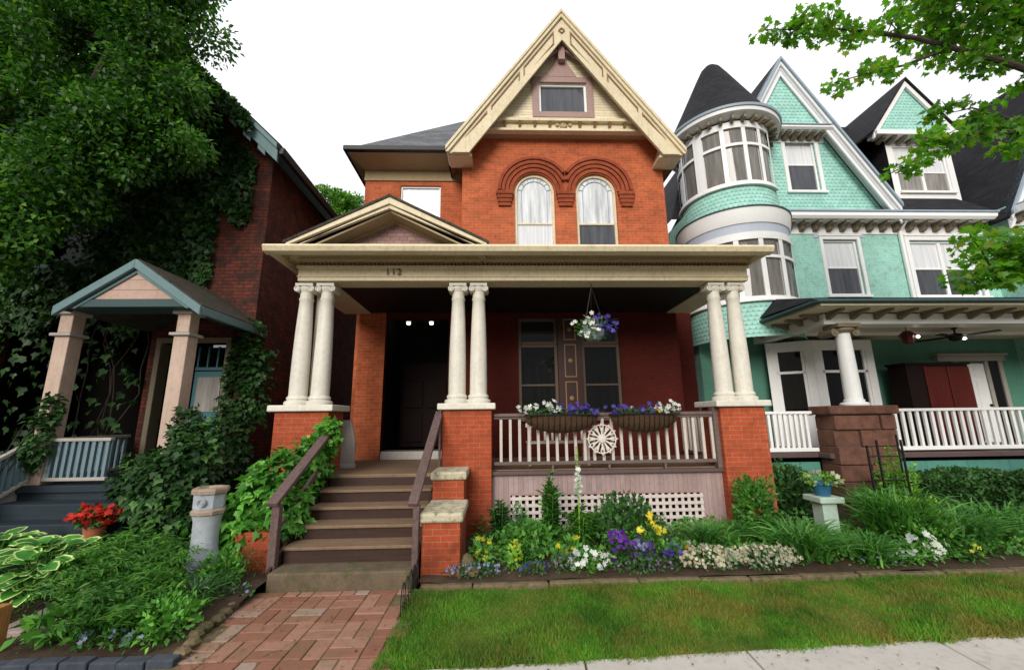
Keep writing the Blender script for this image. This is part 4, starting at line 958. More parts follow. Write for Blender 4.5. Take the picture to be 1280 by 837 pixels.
for s in (-1,1):
    m = MB()
    def st(top,h,y0,y1,t0=0,t1=3.12): m.prism([(PX+s*t0,PZ+top-t0*LS),(PX+s*t1,PZ+top-t1*LS),(PX+s*t1,PZ+top-h-t1*LS),(PX+s*t0,PZ+top-h-t0*LS)],y0,y1)
    st(.09,.30,7.86,7.92); st(.20,.13,7.80,7.86)
    k = .3
    while k < 2.95: st(-.2,.12,7.875,7.91,k,k+.17); k += .34
    bb = m.build('bargeboard', M['teal'], L, bevel=.01)
m = MB(); m.quad((PX,7.93,PZ+.06),(PX+3.12,7.93,PZ+.06-3.12*LS),(PX+3.12,18.9,PZ+.06-3.12*LS),(PX,18.9,PZ+.06)); m.build('soffit', M['tealdk'], L, fix=False)
m = MB(); m.prism([(-4.60,7.50),(-4.50,7.50),(-4.48,7.66),(-4.60,7.66)],7.84,19); m.build('gutter', M['metalblk'], L, bevel=.02)
# doorway
m = MB(); m.box(-6.74,-5.40,YL+.6,YL+.65,1.10,3.57); m.build('hall_dark', M['dark'], L)  # near-black sheet painted as the darkness inside the doorway
m = MB(); m.box(-10,-6.85,YL+1.6,YL+1.65,.4,4.2); m.box(-10,-9.9,YL+.2,YL+1.6,.4,4.2); m.box(-6.95,-6.85,YL+.2,YL+1.6,.4,4.2); m.box(-9.9,-6.95,YL+.2,YL+1.6,4.1,4.2); m.box(-9.9,-6.95,YL+.2,YL+1.6,.4,.5); m.build('added_recess', M['dark'], L)  # made-up black box, added to darken the wall left of the porch
m = MB(); m.box(-6.08,-5.46,YL+.10,YL+.15,1.14,3.0)
for z0,z1 in ((1.22,1.5),(1.58,1.86),(1.94,2.12)): m.box(-6.0,-5.54,YL+.08,YL+.1,z0,z1)
dr = m.build('front_door', M['tealdoor'], L, bevel=.008)
MB().box(-6.0,-5.54,YL+.085,YL+.1,2.2,2.88).build('pane', M['glassgr'], dr)
m = MB(); m.box(-6.08,-5.46,YL+.1,YL+.15,3.02,3.08)
for k in range(4): m.box(-6.06+k*.19,-6.03+k*.19,YL+.1,YL+.15,3.08,3.5)
m.build('transom', M['tealdoor'], L)
m = MB(); m.box(-6.80,-6.70,YL-.05,YL+.2,1.12,3.6); m.box(-5.44,-5.34,YL-.05,YL+.2,1.12,3.6); m.box(-6.8,-5.34,YL-.06,YL+.2,3.55,3.66); m.build('door_frame', M['bracket'], L, bevel=.01)
# porch
m = MB(); m.box(-7.15,-4.98,6.62,YL-.002,1.0,1.1); m.build('porch_floor', M['stairblue'], L, bevel=.01)
for x in (-7.0,-5.14):
    m = MB(); m.box(x-.115,x+.115,6.685,6.915,1.1,3.38); m.box(x-.105,x+.105,6.695,6.905,3.44,3.80); p = m.build('post', M['pink'], L, bevel=.012)
    MB().box(x-.165,x+.165,6.635,6.965,3.38,3.43).build('collar', M['softgrey'], p, bevel=.012); m = MB(); m.box(x-.16,x+.16,6.64,6.96,3.74,3.799); m.build('capital', M['softgrey'], p, bevel=.012)
ax, az, as_ = -5.80, 4.53, .70
m = MB(); m.prism([(-6.80,3.80),(-4.80,3.80),(-4.95,3.93),(-6.65,3.93)],6.46,6.58); m.box(-7.1,-5.0,6.58,6.92,3.80,3.90); m.box(-7.1,-6.9,6.92,YL-.002,3.80,3.90); m.box(-5.22,-5.0,6.92,YL-.002,3.80,3.90); m.build('tie_beam', M['tealdk'], L, bevel=.01)
m = MB(); m.prism([(ax,az-.08),(ax+.74,3.935),(ax-.74,3.935)],6.475,6.53); m.build('tympanum', M['pinkside'], L)
m = MB()
for s in (-1,1): m.prism([(ax,az),(ax+s*1.10,az-1.10*as_),(ax+s*1.10,az+.07-1.10*as_),(ax,az+.07)],6.44,YL-.003)
m.build('porch_roof', M['roofbrn'], L)
m = MB()
for s in (-1,1):
    m.prism([(ax,az+.05),(ax+s*1.12,az+.05-1.12*as_),(ax+s*1.12,az-.10-1.12*as_),(ax,az-.10)],6.38,6.44); m.prism([(ax,az-.1),(ax+s*.92,az-.1-.92*as_),(ax+s*.86,az-.16-.86*as_),(ax,az-.17)],6.445,6.47)
m.box(ax+1.07,ax+1.13,6.44,YL-.003,az-.86,az-.73)
m.build('rake_board', M['teal'], L, bevel=.008)
def rail2(a, b, zoff, step, par):
    a = Vector(a); b = Vector(b); m = MB(); m.bar(a,b,.08,.05); lo = Vector((0,0,-.58)); m.bar(a+lo,b+lo,.06,.05); m.bar(a+lo*1.05+(b-a)*.004,a+(b-a)*.004,.05,.05,(0,1,0)); r = m.build('railing', M['softgrey'], par, bevel=.008)
    n = int((b-a).length/step)
    bm0 = MB().box(-.022,.022,-.022,.022,-.57,-.02).build('baluster', M['railblue'], r)
    bm0.location = a+(b-a)*(.5/n); rep(bm0, [(b-a)*(k/n) for k in range(1,n)])
rail2((-6.86,6.72,1.76),(-5.95,6.72,1.76),0,.1,L); rail2((-5.02,6.95,1.76),(-5.02,8.28,1.76),0,.1,L); rail2((-7.05,6.66,1.76),(-7.15,5.3,.92),0,.1,L); rail2((-7.05,6.95,1.76),(-7.05,8.28,1.76),0,.12,L)
MB().box(-7.15,-4.98,6.66,6.70,0,.998).build('porch_skirt', M['stairblue'], L)
S = MB().box(-7.12,-5.0,6.30,6.62,-.05,.9).build('staircase', M['stairblue'], L, bevel=.015)
for y,z in ((6.0,.70),(5.7,.5),(5.4,.3)): MB().box(-7.12,-5.0,y,y+.31,-.05,z).build('step', M['stairblue'], S, bevel=.015)
MB().bar((-7.16,6.66,1.0),(-7.2,5.3,.15),.05,.2).build('stringer', M['softgrey'], S)
# ------------------------------------------------------------------ the setting
def sheet(name, x0,x1,y0,y1, z, mat, nx=1, ny=1, f=None):
    vs = []; fs = []
    for j in range(ny+1):
        for i in range(nx+1):
            x = x0+(x1-x0)*i/nx; y = y0+(y1-y0)*j/ny; vs.append((x,y,z+(f(x,y) if f else 0)))
    for j in range(ny):
        for i in range(nx): k = j*(nx+1)+i; fs.append((k,k+1,k+nx+2,k+nx+1))
    o = MB().add(vs,fs).build(name, mat, None, True, fix=False); o['kind'] = 'structure'; return o
sheet('ground',-150,150,-60,240,-.10,M['ground'])
def bump2(x,y): return .03*math.sin(x*3.1+y*2)+.02*math.sin(x*7-y*5.3)
gz = lambda x,y: .02+.10*max(0,min(1,(y-4.1)/2.5))
sheet('garden_bed',-9.5,-2.83,4.10,8.28,0,M['soil'],60,40,lambda x,y: gz(x,y)+bump2(x,y)*.6)
sheet('flower_bed',-.98,14,5.50,8.6,.05,M['soil'],120,24,lambda x,y: bump2(x,y)*.5+.03*(y-5.5))
LY = lambda x: 3.90+.045*(x+.2)
sheet('lawn',-1.02,14,3.9,5.47,.0,M['turf'],80,20,lambda x,y: bump2(x,y)*.25-.02 if y > LY(x)+.02 else -.06)
# pavement slabs
m = MB(); xs = [-8.3,-6.5,-4.7,-2.9,-1.12,.62,2.06,3.86,5.6,7.4,9.2,11,12.8]
for a,b in zip(xs,xs[1:]):
    a += .008; b -= .008; s = .10
    m.add([(a-s,1.0,-.03),(b-s,1.0,-.03),(b+s,LY(b),-.012),(a+s,LY(a),-.012),(a-s,1.0,-.2),(b-s,1.0,-.2),(b+s,LY(b),-.2),(a+s,LY(a),-.2)],[(0,1,2,3),(7,6,5,4),(0,4,5,1),(1,5,6,2),(2,6,7,3),(3,7,4,0)])
pv = m.build('pavement', M['conc'], None, bevel=.012); pv['kind'] = 'structure'
# brick walkway, pavers in basket weave
t = NT('walkway pavers'); r = t.island()
c = t.mix(r, (.22,.095,.060,1), (.35,.19,.135,1)); c = t.mix(t.rng(r,.8,1), c, (.31,.24,.195,1))
c = t.mix(t.rng(t.noise(1.5,detail=6),.5,.7,0,.55), c, (.12,.11,.045,1)); c = t.mix(t.rng(t.noise(12,detail=6),.5,.8,0,.5), c, t.mix(1.0,c,(.55,.5,.45,1),'MULTIPLY'))
t.bump(t.noise(30,detail=6),.4,.01); M['paver'] = t.done(c,.8,.25)
m = MB(); cs = .33; g = .006; rr = random.Random(5)
wl = lambda y: -2.66-.09*(y-3.9); wr = lambda y: -1.03-.06*(y-3.9)
for j in range(-2,6):
    for i in range(-1,7):
        x = -2.86+i*cs; y = 3.72+j*cs
        for k in range(2):
            if (i+j)%2: bx = (x+g,x+cs-g,y+k*cs/2+g,y+(k+1)*cs/2-g)
            else: bx = (x+k*cs/2+g,x+(k+1)*cs/2-g,y+g,y+cs-g)
            mx, my = (bx[0]+bx[1])/2,(bx[2]+bx[3])/2
            if my < 3.2 or my > 5.56 or mx < wl(my)-.03 or mx > wr(my)+.05: continue
            z = rr.uniform(-.004,.004); m.box(bx[0],bx[1],bx[2],min(bx[3],5.49),-.1,z)
o = m.build('walkway', M['paver'], None, bevel=.008); o['kind'] = 'structure'
sheet('walkway_joints',-2.95,-.95,3.0,5.52,-.012,M['edging'])
# edging
m = MB(); x = -.95; rr = random.Random(8)
while x < 13:
    w = rr.uniform(.5,1.1); o_ = rr.uniform(-.015,.015); m.box(x,x+w-.012,5.42+o_,5.52+o_,-.05,.058+rr.uniform(-.014,.014)); x += w
tag(m.build('bed_edging', M['edging'], None, bevel=.02, origin=(6,5.46,0)), 'low mossy stone edging between the lawn and the flower bed', 'edging')
m = MB(); x = -8.6
while x < -2.95:
    w = .235; m.box(x,x+w-.012,4.0+rr.uniform(-.01,.01),4.11,-.05,.05+rr.uniform(-.01,.01)); x += w
tag(m.build('slate_edging', M['slatebr'], None, bevel=.012, origin=(-5,4.05,0)), 'row of dark slate-coloured bricks edging the front of the left garden', 'edging')
m = MB(); rr = random.Random(2)
for i in range(9):
    y = 4.15+i*.15; x = -2.80-.02*i; m.lathe([(0,-.05),(.06,-.02),(.075,.02),(.05,.05),(0,.06)],(x+rr.uniform(-.03,.03),y,.02),7)
tag(m.build('edging_stones', M['edging'], None, origin=(-2.8,4.7,0)), 'line of small rough stones along the left side of the brick walkway', 'stones')
m = MB(); m.add(*[[(-4.75,4.45,.105),(-4.05,4.45,.105),(-3.95,4.95,.125),(-4.75,4.98,.125),(-4.75,4.45,.02),(-4.05,4.45,.02),(-3.95,4.95,.02),(-4.75,4.98,.02)],[(0,1,2,3),(0,4,5,1),(1,5,6,2),(2,6,7,3),(3,7,4,0)]])
tag(m.build('flagstone', M['flag'], None, bevel=.012, origin=(-4.4,4.7,.02)), 'flat pinkish flagstone in the left garden behind the wire border fence', 'stone')
MBp = MB().box(-4.50,-4.40,4.16,4.27,-.05,.42); tag(MBp.build('timber_post', M['timber'], None, bevel=.008, origin=(-4.4,4.2,-.05)), 'short orange timber post at the front left corner of the garden', 'post')
def wire_fence(p0, p1, n, h, label):
    t = thing('wire_border', label, 'border fence', p0); a = Vector(p0); b = Vector(p1)
    for k in range(n):
        p = a+(b-a)*(k/n); q = a+(b-a)*((k+1)/n); m = MB()
        m.tube([p+(0*p)]+[p.lerp(q,.5-.5*math.cos(math.pi*i/8))*1.0+Vector((0,0,h*(.55+.45*math.sin(math.pi*i/8)))) for i in range(9)]+[q],.006,5)
        md = p.lerp(q,.5); m.tube([md,md+Vector((0,0,h*.95))],.004,4); m.tube([p+Vector((0,0,h*.3)),q+Vector((0,0,h*.3))],.004,4)
        m.build('hoop', M['metalblk'], t)
wire_fence((-4.32,4.34,.02),(-3.3,4.5,.05),5,.36,'low black wire hoop fence at the front of the left garden')
wire_fence((-1.02,4.75,.0),(-1.0,5.6,.02),5,.30,'low black wire hoop fence at the lawn corner beside the bottom step')
# grass on the lawn
def grass(n, x0,x1,y0,y1):
    x = rng.uniform(x0,x1,n); y = rng.uniform(y0,y1,n)
    k = (y > LY(x)-.03+.02*np.sin(x*9)-.06*rng.random(n)**3) & (x > -1.05+.03*np.sin(y*11)); x = x[k]; y = y[k]; n = len(x)
    p = np.stack([x,y,np.full(n,-.015)],1)
    ax = rng.normal(size=(n,3))*.62; ax[:,2] = 1
    tall = np.clip(.046+.016*np.sin(x*1.7+2*np.sin(y*2.2))+.010*np.sin(x*5.1-y*3),.028,.085)
    BL = (np.array([(-.055,0,0),(.055,0,0),(.035,.55,.05),(0,1,.22),(-.035,.55,.05)]),[(0,1,2,4),(4,2,3)])
    o = leaves('grass', p, ax, rdir(n), tall*rng.uniform(.7,1.6,n), M['grass'], None, BL); tag(o,'short green and straw-tinted lawn grass in front of the flower bed','grass',kind='stuff')
grass(210000,-1.05,9.5,3.85,5.46)

# petals, clippings and leaf bits lying about
n = 420; x = np.concatenate([rng.uniform(-2.75,-1.1,140)-.0, rng.normal(-2.62,.10,160), rng.uniform(-2.6,7,120)]); y = np.concatenate([rng.uniform(3.2,5.45,300), 3.86+.045*rng.uniform(0,6,120)-rng.random(120)**2*.5]); y[300:] = 3.86+.045*(x[300:]+.2)-rng.random(120)**2*.5
z = np.where(np.arange(n) < 300, .012, .0); p = np.stack([x,y,z],1); ax = rng.normal(size=(n,3)); ax[:,2] *= .1; nm = rng.normal(size=(n,3))*.2+np.array([0,0,1])
M['litter'] = leaf('dry leaf bits', (.16,.10,.04,1), (.28,.20,.08,1), (.10,.16,.03,1), .1, .7, gain=1.0)
tag(leaves('leaf_litter', p, ax, nm, rng.uniform(.012,.04,n), M['litter'], None, LEAF), 'dry leaf bits and grass clippings scattered on the brick walkway and pavement edge', 'litter', kind='stuff')
# ------------------------------------------------------------------ trees
def tree(name, label, base, limbs, clumps, nper, size, mat, tpl, trunk_r, group=None, up=.0, flat=.8, barkmat='bark'):
    root = thing(name, label, 'tree', base, group); m = MB(); LP = [Vector(q) for pts,_ in limbs for i in range(len(pts)-1) for q in [Vector(pts[i]).lerp(Vector(pts[i+1]),k/5) for k in range(6)] if q.z > 1.5]
    for pts, rr in limbs: m.tube(pts, rr, 8)
    P = []; A = []
    for (c, r) in clumps:
        n = max(6,int(nper*(r/.5)**2)); d = rdir(n); p = np.array(c)+d*np.array([r,r,r*flat])*(rng.random((n,1))**.45)
        P.append(p); a = d*.7+rng.normal(size=(n,3))*.6; a[:,2] -= .35-up; A.append(a)
        e = Vector(c); s = min(LP, key=lambda q: (q-e).length_squared); L_ = (e-s).length
        m.tube([s,(s*.5+e*.5)+Vector((0,0,.08*L_)),e,e+(e-s).normalized()*r*.7],[.006+.012*L_,.006+.006*L_,.006,.003],5)
    m.build('trunk', M[barkmat], root, True)
    P = np.concatenate(P); A = np.concatenate(A); N = rng.normal(size=P.shape)*.7+np.array([0,-.3,.8])
    leaves('crown', P, A, N, size*rng.uniform(.65,1.2,len(P)), mat, root, tpl); return root
# big tree on the left
HOLES = ((-1.165,1.01,.022),(-1.299,.845,.010))   # gaps in the crown where sky shows
cl = []
vol = [((-9.2,7.0,9.6),(2.6,1.3,2.0),70),((-7.4,6.8,8.9),(1.35,1.0,1.5),42),((-7.0,6.7,10.5),(1.3,1.1,1.0),26),((-8.6,6.4,6.6),(1.7,1.0,1.5),46),((-6.7,6.8,7.3),(.9,.7,.8),18),((-8.4,5.8,4.9),(1.0,.7,.9),22),((-7.7,6.5,5.6),(.8,.7,.8),14),((-9.0,6.0,3.4),(.7,.6,.9),10),((-6.5,6.9,7.9),(.75,.5,1.2),22),((-6.9,6.8,9.7),(.7,.6,.8),12)]
for c,r,n in vol:
    for p in blob(c,r,n,.35,.3)[0]: cl.append((tuple(p), rng.uniform(.32,.62)))
cl = [q for q in cl if not any(math.hypot(q[0][0]/q[0][1]-hx_, (q[0][2]-2)/q[0][1]-hz_) < hr_+q[1]*.85/q[0][1] for hx_,hz_,hr_ in HOLES)]
limbs = [([(-9.6,6.6,-.1),(-9.5,6.6,2),(-9.3,6.7,4.5),(-9.2,6.8,7),(-9,6.9,10)],[.34,.27,.23,.17,.05]),([(-9.3,6.7,4.5),(-8.4,6.6,6),(-7.4,6.7,8),(-7.0,6.7,10)],[.16,.13,.09,.03]),([(-9.35,6.7,3.8),(-8.8,6.3,4.8),(-8.2,6,5.2)],[.1,.07,.03]),([(-8.4,6.6,6),(-7.4,6.7,6.9),(-6.7,6.8,7.3)],[.08,.05,.02]),([(-9.2,6.8,7),(-8.4,6.9,8.6),(-7.6,6.8,9.4)],[.1,.06,.02])]
tree('broadleaf_tree','big dense dark green tree filling the upper left in front of the ivy-clad house',(-9.6,6.6,-.1),limbs,cl,430,.108,M['lefttree'],LEAF,.3)
# maple overhanging from the right
br = [[(9.6,4.6,-.1),(9.6,4.7,2.5),(9.7,4.9,5.0),(9.4,5.2,7.0),(9.2,5.4,9.5)],
 [(9.5,5.1,6.6),(8.3,5.4,7.6),(7.0,5.5,8.15),(5.8,5.5,8.3),(4.4,5.5,8.25)],
 [(7.6,5.45,7.95),(6.8,5.6,7.7),(6.1,5.5,7.45),(5.45,5.5,7.25)],
 [(9.6,5.0,5.9),(8.6,5.45,6.35),(7.6,5.5,6.35),(6.9,5.5,6.2),(6.35,5.5,5.75)],
 [(8.6,5.45,6.35),(8.2,5.6,6.8),(7.8,5.6,6.9),(7.4,5.6,6.8)],
 [(9.7,4.9,4.6),(8.8,5.3,4.7),(8.0,5.5,4.3),(7.3,5.5,4.05)],
 [(9.5,5.2,6.8),(8.8,5.3,8.2),(8.0,5.4,8.9),(7.2,5.4,9.0)]]
rad = [[.24,.2,.17,.13,.05],[.07,.05,.035,.02,.008],[.025,.018,.012,.005],[.06,.035,.025,.016,.006],[.025,.018,.012,.005],[.05,.035,.02,.006],[.07,.05,.03,.01]]
cl = []
def along(pts, t0, t1, n, sp, r0, r1):
    for _ in range(n):
        t = rng.uniform(t0,t1)*(len(pts)-1); i = min(int(t),len(pts)-2); p = Vector(pts[i]).lerp(Vector(pts[i+1]), t-i)
        cl.append((tuple(p+Vector(rng.normal(size=3))*sp), rng.uniform(r0,r1)))
along(br[1],.4,1.0,22,.15,.12,.24); along(br[2],.35,1.0,10,.12,.10,.18); along(br[3],.5,1.0,14,.12,.10,.18); along(br[4],.4,1.0,8,.14,.11,.18); along(br[3],.1,.45,7,.22,.12,.2); along(br[5],.2,1.0,38,.26,.18,.3); along(br[6],.2,1.0,20,.28,.2,.36); along(br[1],.1,.4,9,.25,.16,.3); along(br[3],.15,.4,10,.18,.12,.2)
for c in ((8.3,5.4,8.6),(8.9,5.3,8.9),(7.6,5.4,8.7),(8.8,5.4,8.1),(9.3,5.3,8.4)): cl.append((c,.55))
for c in ((4.45,5.5,8.24),(4.75,5.5,8.2),(5.05,5.5,8.3),(5.5,5.5,7.24),(6.38,5.5,5.78),(7.32,5.5,4.06),(5.4,5.5,8.22)): cl.append((c,.2))
tree('maple_tree','maple branches with bright yellow-green leaves reaching in from the upper right',(9.6,4.6,-.1),list(zip(br,rad)),cl,210,.115,M['maple'],MAPLE,.2,up=-.1)
cl = []
for c,r,n in (((-12.6,30,17.0),(2.6,2,2.6),60),((-15,31,15),(3,2,3),40)):
    for p in blob(c,r,n,.5,.3)[0]: cl.append((tuple(p), rng.uniform(.5,.9)))
tree('background_tree','bright green tree showing over the roofs between the dark house and the brick house',(-13.5,30.5,-.1),[([(-13.5,30.5,-.1),(-13.5,30.5,8),(-13,30.2,16)],[.45,.35,.08])],cl,150,.3,M['bgtree'],LEAF,.4)
cl = []
for p in blob((6.4,22,6.5),(1.6,1.5,2.2),40,.4,.3)[0]: cl.append((tuple(p), rng.uniform(.4,.8)))

# ------------------------------------------------------------------ ivy
def wall_ivy(name, label, n, xs, zs, y, keep, size, mat, axis='y', proud=.09, base=None):
    a = rng.uniform(*xs,n); z = rng.uniform(*zs,n); k = keep(a,z); a = a[k]; z = z[k]; n = len(a)
    dep = rng.random(n)*proud*(.7+.9*np.abs(np.sin(a*2.3+z*1.7)))
    p = np.stack([a, y-dep, z],1); ax = rng.normal(size=(n,3))*.45+np.array([0,-.25,-1]); nm = rng.normal(size=(n,3))*.45+np.array([0,-1,.35])
    root = thing(name, label, 'climber', base); leaves('foliage', p, ax, nm, size*rng.uniform(.55,1.25,n), mat, root, IVY)
    m = MB()
    for i in range(5):
        x = base[0]+rng.uniform(-.5,.3); pts = [(x,y-.02,base[2])]
        while pts[-1][2] < min(zs[1],6.5)-.6: pts.append((pts[-1][0]+rng.normal()*.18,y-.02,pts[-1][2]+.5))
        m.tube(pts,.012,5)
    m.build('stem', M['bark'], root); return root
def keepL(a,z):
    edge = 5.75+.35*np.sin(z*2.1)+.2*np.sin(z*5.3+1)
    low = np.where(a > -5.95, 6.35+.25*np.sin(a*6), 1.2)
    top = PZ-(a-PX)*LS-.5
    win = (a > -9.5)&(a < -8.5)&(z > 5.3)&(z < 7.0)
    bare = (np.abs(a+6.75) < .4)&(np.abs(z-8.75+.5*(a+6.75)) < .25)
    porch = (a > -7.0)&(a < -5.2)&(z < 4.3)
    hole = (a > -9.8)&(a < -7.0)&(z > .9)&(z < 3.9+.25*np.sin(a*7))&(rng.random(len(a)) > .06)
    return (z < top)&(z > low)&~hole&((a < -5.3))&~win&~bare&~porch
wall_ivy('wall_ivy','dark green ivy sheet covering the gable wall of the old brick house',26000,(-10.5,-5.1),(.8,10.6),YL,keepL,.15,M['ivy'],base=(-7.6,8.25,.05))
a_ = rng.uniform(0,2.3,2600); p = np.stack([PX+a_+.25, 7.78-rng.random(2600)*.12, PZ+.1-(a_+.25)*LS-rng.random(2600)*.32+rng.random(2600)*.16],1)
r_ = thing('rake_ivy','trailing creeper growing along the teal gable bargeboard of the dark house','climber',(-6.9,7.8,9.8)); leaves('foliage', p, rng.normal(size=(2600,3))+np.array([.4,-.2,-.5]), rng.normal(size=(2600,3))*.5+np.array([0,-1,.3]), .10*rng.uniform(.5,1.2,2600), M['ivy'], r_, IVY)
k = a_ > 3.65
# ivy column at the corner of the left house, beside its porch
p,d = [],[]
for (c,r,n) in (((-4.85,8.0,3.5),(.28,.22,.55),520),((-4.75,7.9,2.6),(.42,.3,.8),1100),((-4.95,7.8,1.5),(.45,.35,.7),1000),((-4.7,7.9,3.0),(.35,.25,.5),500)):
    q,e = blob(c,r,n,.5,.3,.2); p.append(q); d.append(e)
p = np.concatenate(p); d = np.concatenate(d)
r_ = thing('climbing_shrub','tall leafy climber on the corner of the dark house right of its porch','climber',(-4.85,7.95,.08)); leaves('foliage', p, d*.6+rng.normal(size=p.shape)*.4+np.array([0,-.2,-.5]), d+np.array([0,-.5,.4]), .10*rng.uniform(.6,1.25,len(p)), M['ivy'], r_, IVY)
m = MB(); m.tube([(-4.85,7.95,.05),(-4.8,7.98,1.5),(-4.88,8.0,3.6)],[.03,.02,.01]); m.build('stem', M['bark'], r_)
def ivy_mass(name, label, parts, size, mat, base, tpl=IVY, cat='ivy'):
    p, d = [], []
    for (c,r,n) in parts:
        q,e = blob(c,r,n,.6,.22,.03); p.append(q); d.append(e)
    p = np.concatenate(p); d = np.concatenate(d); n = len(p)
    root = thing(name, label, cat, base); leaves('foliage', p, d*.5+rng.normal(size=(n,3))*.45+np.array([0,-.3,-.55]), d+rng.normal(size=(n,3))*.35+np.array([0,-.4,.6]), size*rng.uniform(.55,1.25,n), mat, root, tpl)
    m = MB()
    for i in range(6):
        e = p[rng.integers(n)]; m.tube([base,((base[0]+e[0])/2,(base[1]+e[1])/2,(base[2]+e[2])/2+.05),tuple(e)],[.012,.009,.005],5)
    m.build('stem', M['bark'], root); return root
ivy_mass('ivy_mound','bright green ivy tumbling over the left stair wall below the handrail',[((-3.3,6.55,.95),(.42,.6,.55),1500),((-3.0,7.0,1.35),(.3,.3,.42),600),((-2.98,6.2,.72),(.28,.35,.40),620),((-3.55,6.2,.55),(.35,.42,.48),800),((-2.82,7.1,1.75),(.18,.2,.26),240),((-3.72,5.9,.25),(.22,.3,.25),260)],.115,M['ivylt'],(-3.3,6.2,.05))
ivy_mass('ivy_bush','dark rounded ivy bush in front of the small pink-posted porch',[((-4.62,6.15,1.05),(.45,.42,.55),1500),((-5.05,6.4,1.15),(.42,.32,.42),1000),((-4.5,6.5,1.55),(.38,.35,.45),800),((-4.3,6.1,.7),(.4,.4,.5),800),((-4.75,6.55,1.85),(.22,.2,.35),300)],.105,M['ivy'],(-4.8,6.15,.08))
ivy_mass('post_ivy','ivy sprays wound round the left pink post and stair rail of the small porch',[((-6.95,6.6,1.75),(.18,.16,.4),260),((-6.85,6.62,2.2),(.13,.12,.3),140),((-7.25,6.0,1.35),(.3,.25,.22),260),((-7.6,5.7,.9),(.3,.25,.3),260)],.10,M['ivy'],(-7.3,6.0,.1))

# ------------------------------------------------------------------ left garden
def cover(name, label, n, x0,x1,y0,y1, zf, h, size, mat, tpl, ok=None):
    x = rng.uniform(x0,x1,n); y = rng.uniform(y0,y1,n); hh = h*(.35+.65*np.abs(np.sin(x*2.3+1.1*np.sin(y*3.1)))*np.abs(np.cos(y*2.7+x)))
    if ok is not None: k = ok(x,y); x=x[k]; y=y[k]; hh=hh[k]
    n = len(x); p = np.stack([x,y,zf(x,y)+rng.random(n)*hh],1); ax = rng.normal(size=(n,3))*.8; ax[:,2] += .5
    o = leaves(name, p, ax, rng.normal(size=(n,3))*.5+np.array([0,-.3,1]), size*rng.uniform(.5,1.2,n), mat, None, tpl); return tag(o, label, 'ground cover', kind='stuff')
cover('ground_cover','low mixed green leaves filling the soil of the left garden between the plants',15000,-8,-2.95,4.2,8.0,lambda x,y: .03+.04*np.clip(y-4.1,0,2.5),.32,.06,M['feather'],NARROW,lambda x,y: ~((x<-3.95)&(x>-4.8)&(y>4.35)&(y<5.0))&(x < -3.0-.25*np.clip(5.6-y,-9,1)*0)&~((x<-5.85)&(y>5.3)))
cover('ground_cover','low mixed green leaves filling the flower bed soil between the plants and the lattice',9000,-.4,9,5.75,7.35,lambda x,y: .06+.03*(y-5.5),.34,.08,M['shrub'],LEAF)
t = thing('garden_pedestal','pale blue-grey fluted stone pedestal with a brown band standing in the left garden','pedestal',(-3.72,5.72,.05)); c = (-3.72,5.72,.05)
MB().lathe([(0,0),(.16,0),(.18,.03),(.18,.07),(.165,.12),(.18,.2),(.185,.27),(.17,.34),(.15,.40),(.145,.55),(.15,.72),(.165,.78),(.172,.80)],c,28).build('shaft', M['pedestal'], t, True)
MB().lathe([(.172,.80),(.19,.81),(.195,.85),(.18,.87),(.17,.875)],c,8).build('band', M['pedband'], t, True)
MB().lathe([(.17,.875),(.175,.89),(.18,1.03),(.18,1.05)],c,8).build('collar', M['pedestal'], t)
MB().lathe([(.18,1.05),(.205,1.06),(.21,1.10),(.2,1.125),(.14,1.13),(.13,1.09),(0,1.09)],c,8).build('rim', M['pedband'], t)
for (a,z,r) in ((-.1,.25,.07),(-.1,.96,.045)):
    MB().lathe([(0,-.012),(r*.2,-.010),(r*.38,0),(r*.55,-.014),(r*.72,0),(r*.85,0),(r,-.014),(r*1.16,.004)],(c[0]+.19*math.sin(a+.3)-.02,c[1]-.183,c[2]+z),20,axis='y').build('rosette', M['pedestal'], t, True)
def pot(loc, r, h, mat): return MB().lathe([(0,0),(r*.7,0),(r*.95,h*.8),(r*1.1,h*.82),(r*1.1,h),(r*.92,h),(r*.9,h*.85),(0,h*.82)],loc,20)
t = thing('geranium_pot','terracotta pot of bright red geraniums standing on the blue porch steps','flower pot',(-5.2,5.84,.5))
pot((-5.2,5.84,.5),.13,.27,'terra').build('pot', M['terra'], t, True)
p,d = blob((-5.2,5.84,.82),(.2,.18,.1),200,.5,.2); leaves('foliage', p, d+rng.normal(size=p.shape)*.4, d+np.array([0,-.2,.6]), .08*rng.uniform(.6,1.2,len(p)), M['shrubdk'], t, IVY)
q,e = blob((-5.2,5.82,.85),(.22,.19,.1),90,.7,.2); q = q[e[:,1]<.5]; flowers_on(t,'blossoms',q,.10,M['pred'],per=2)
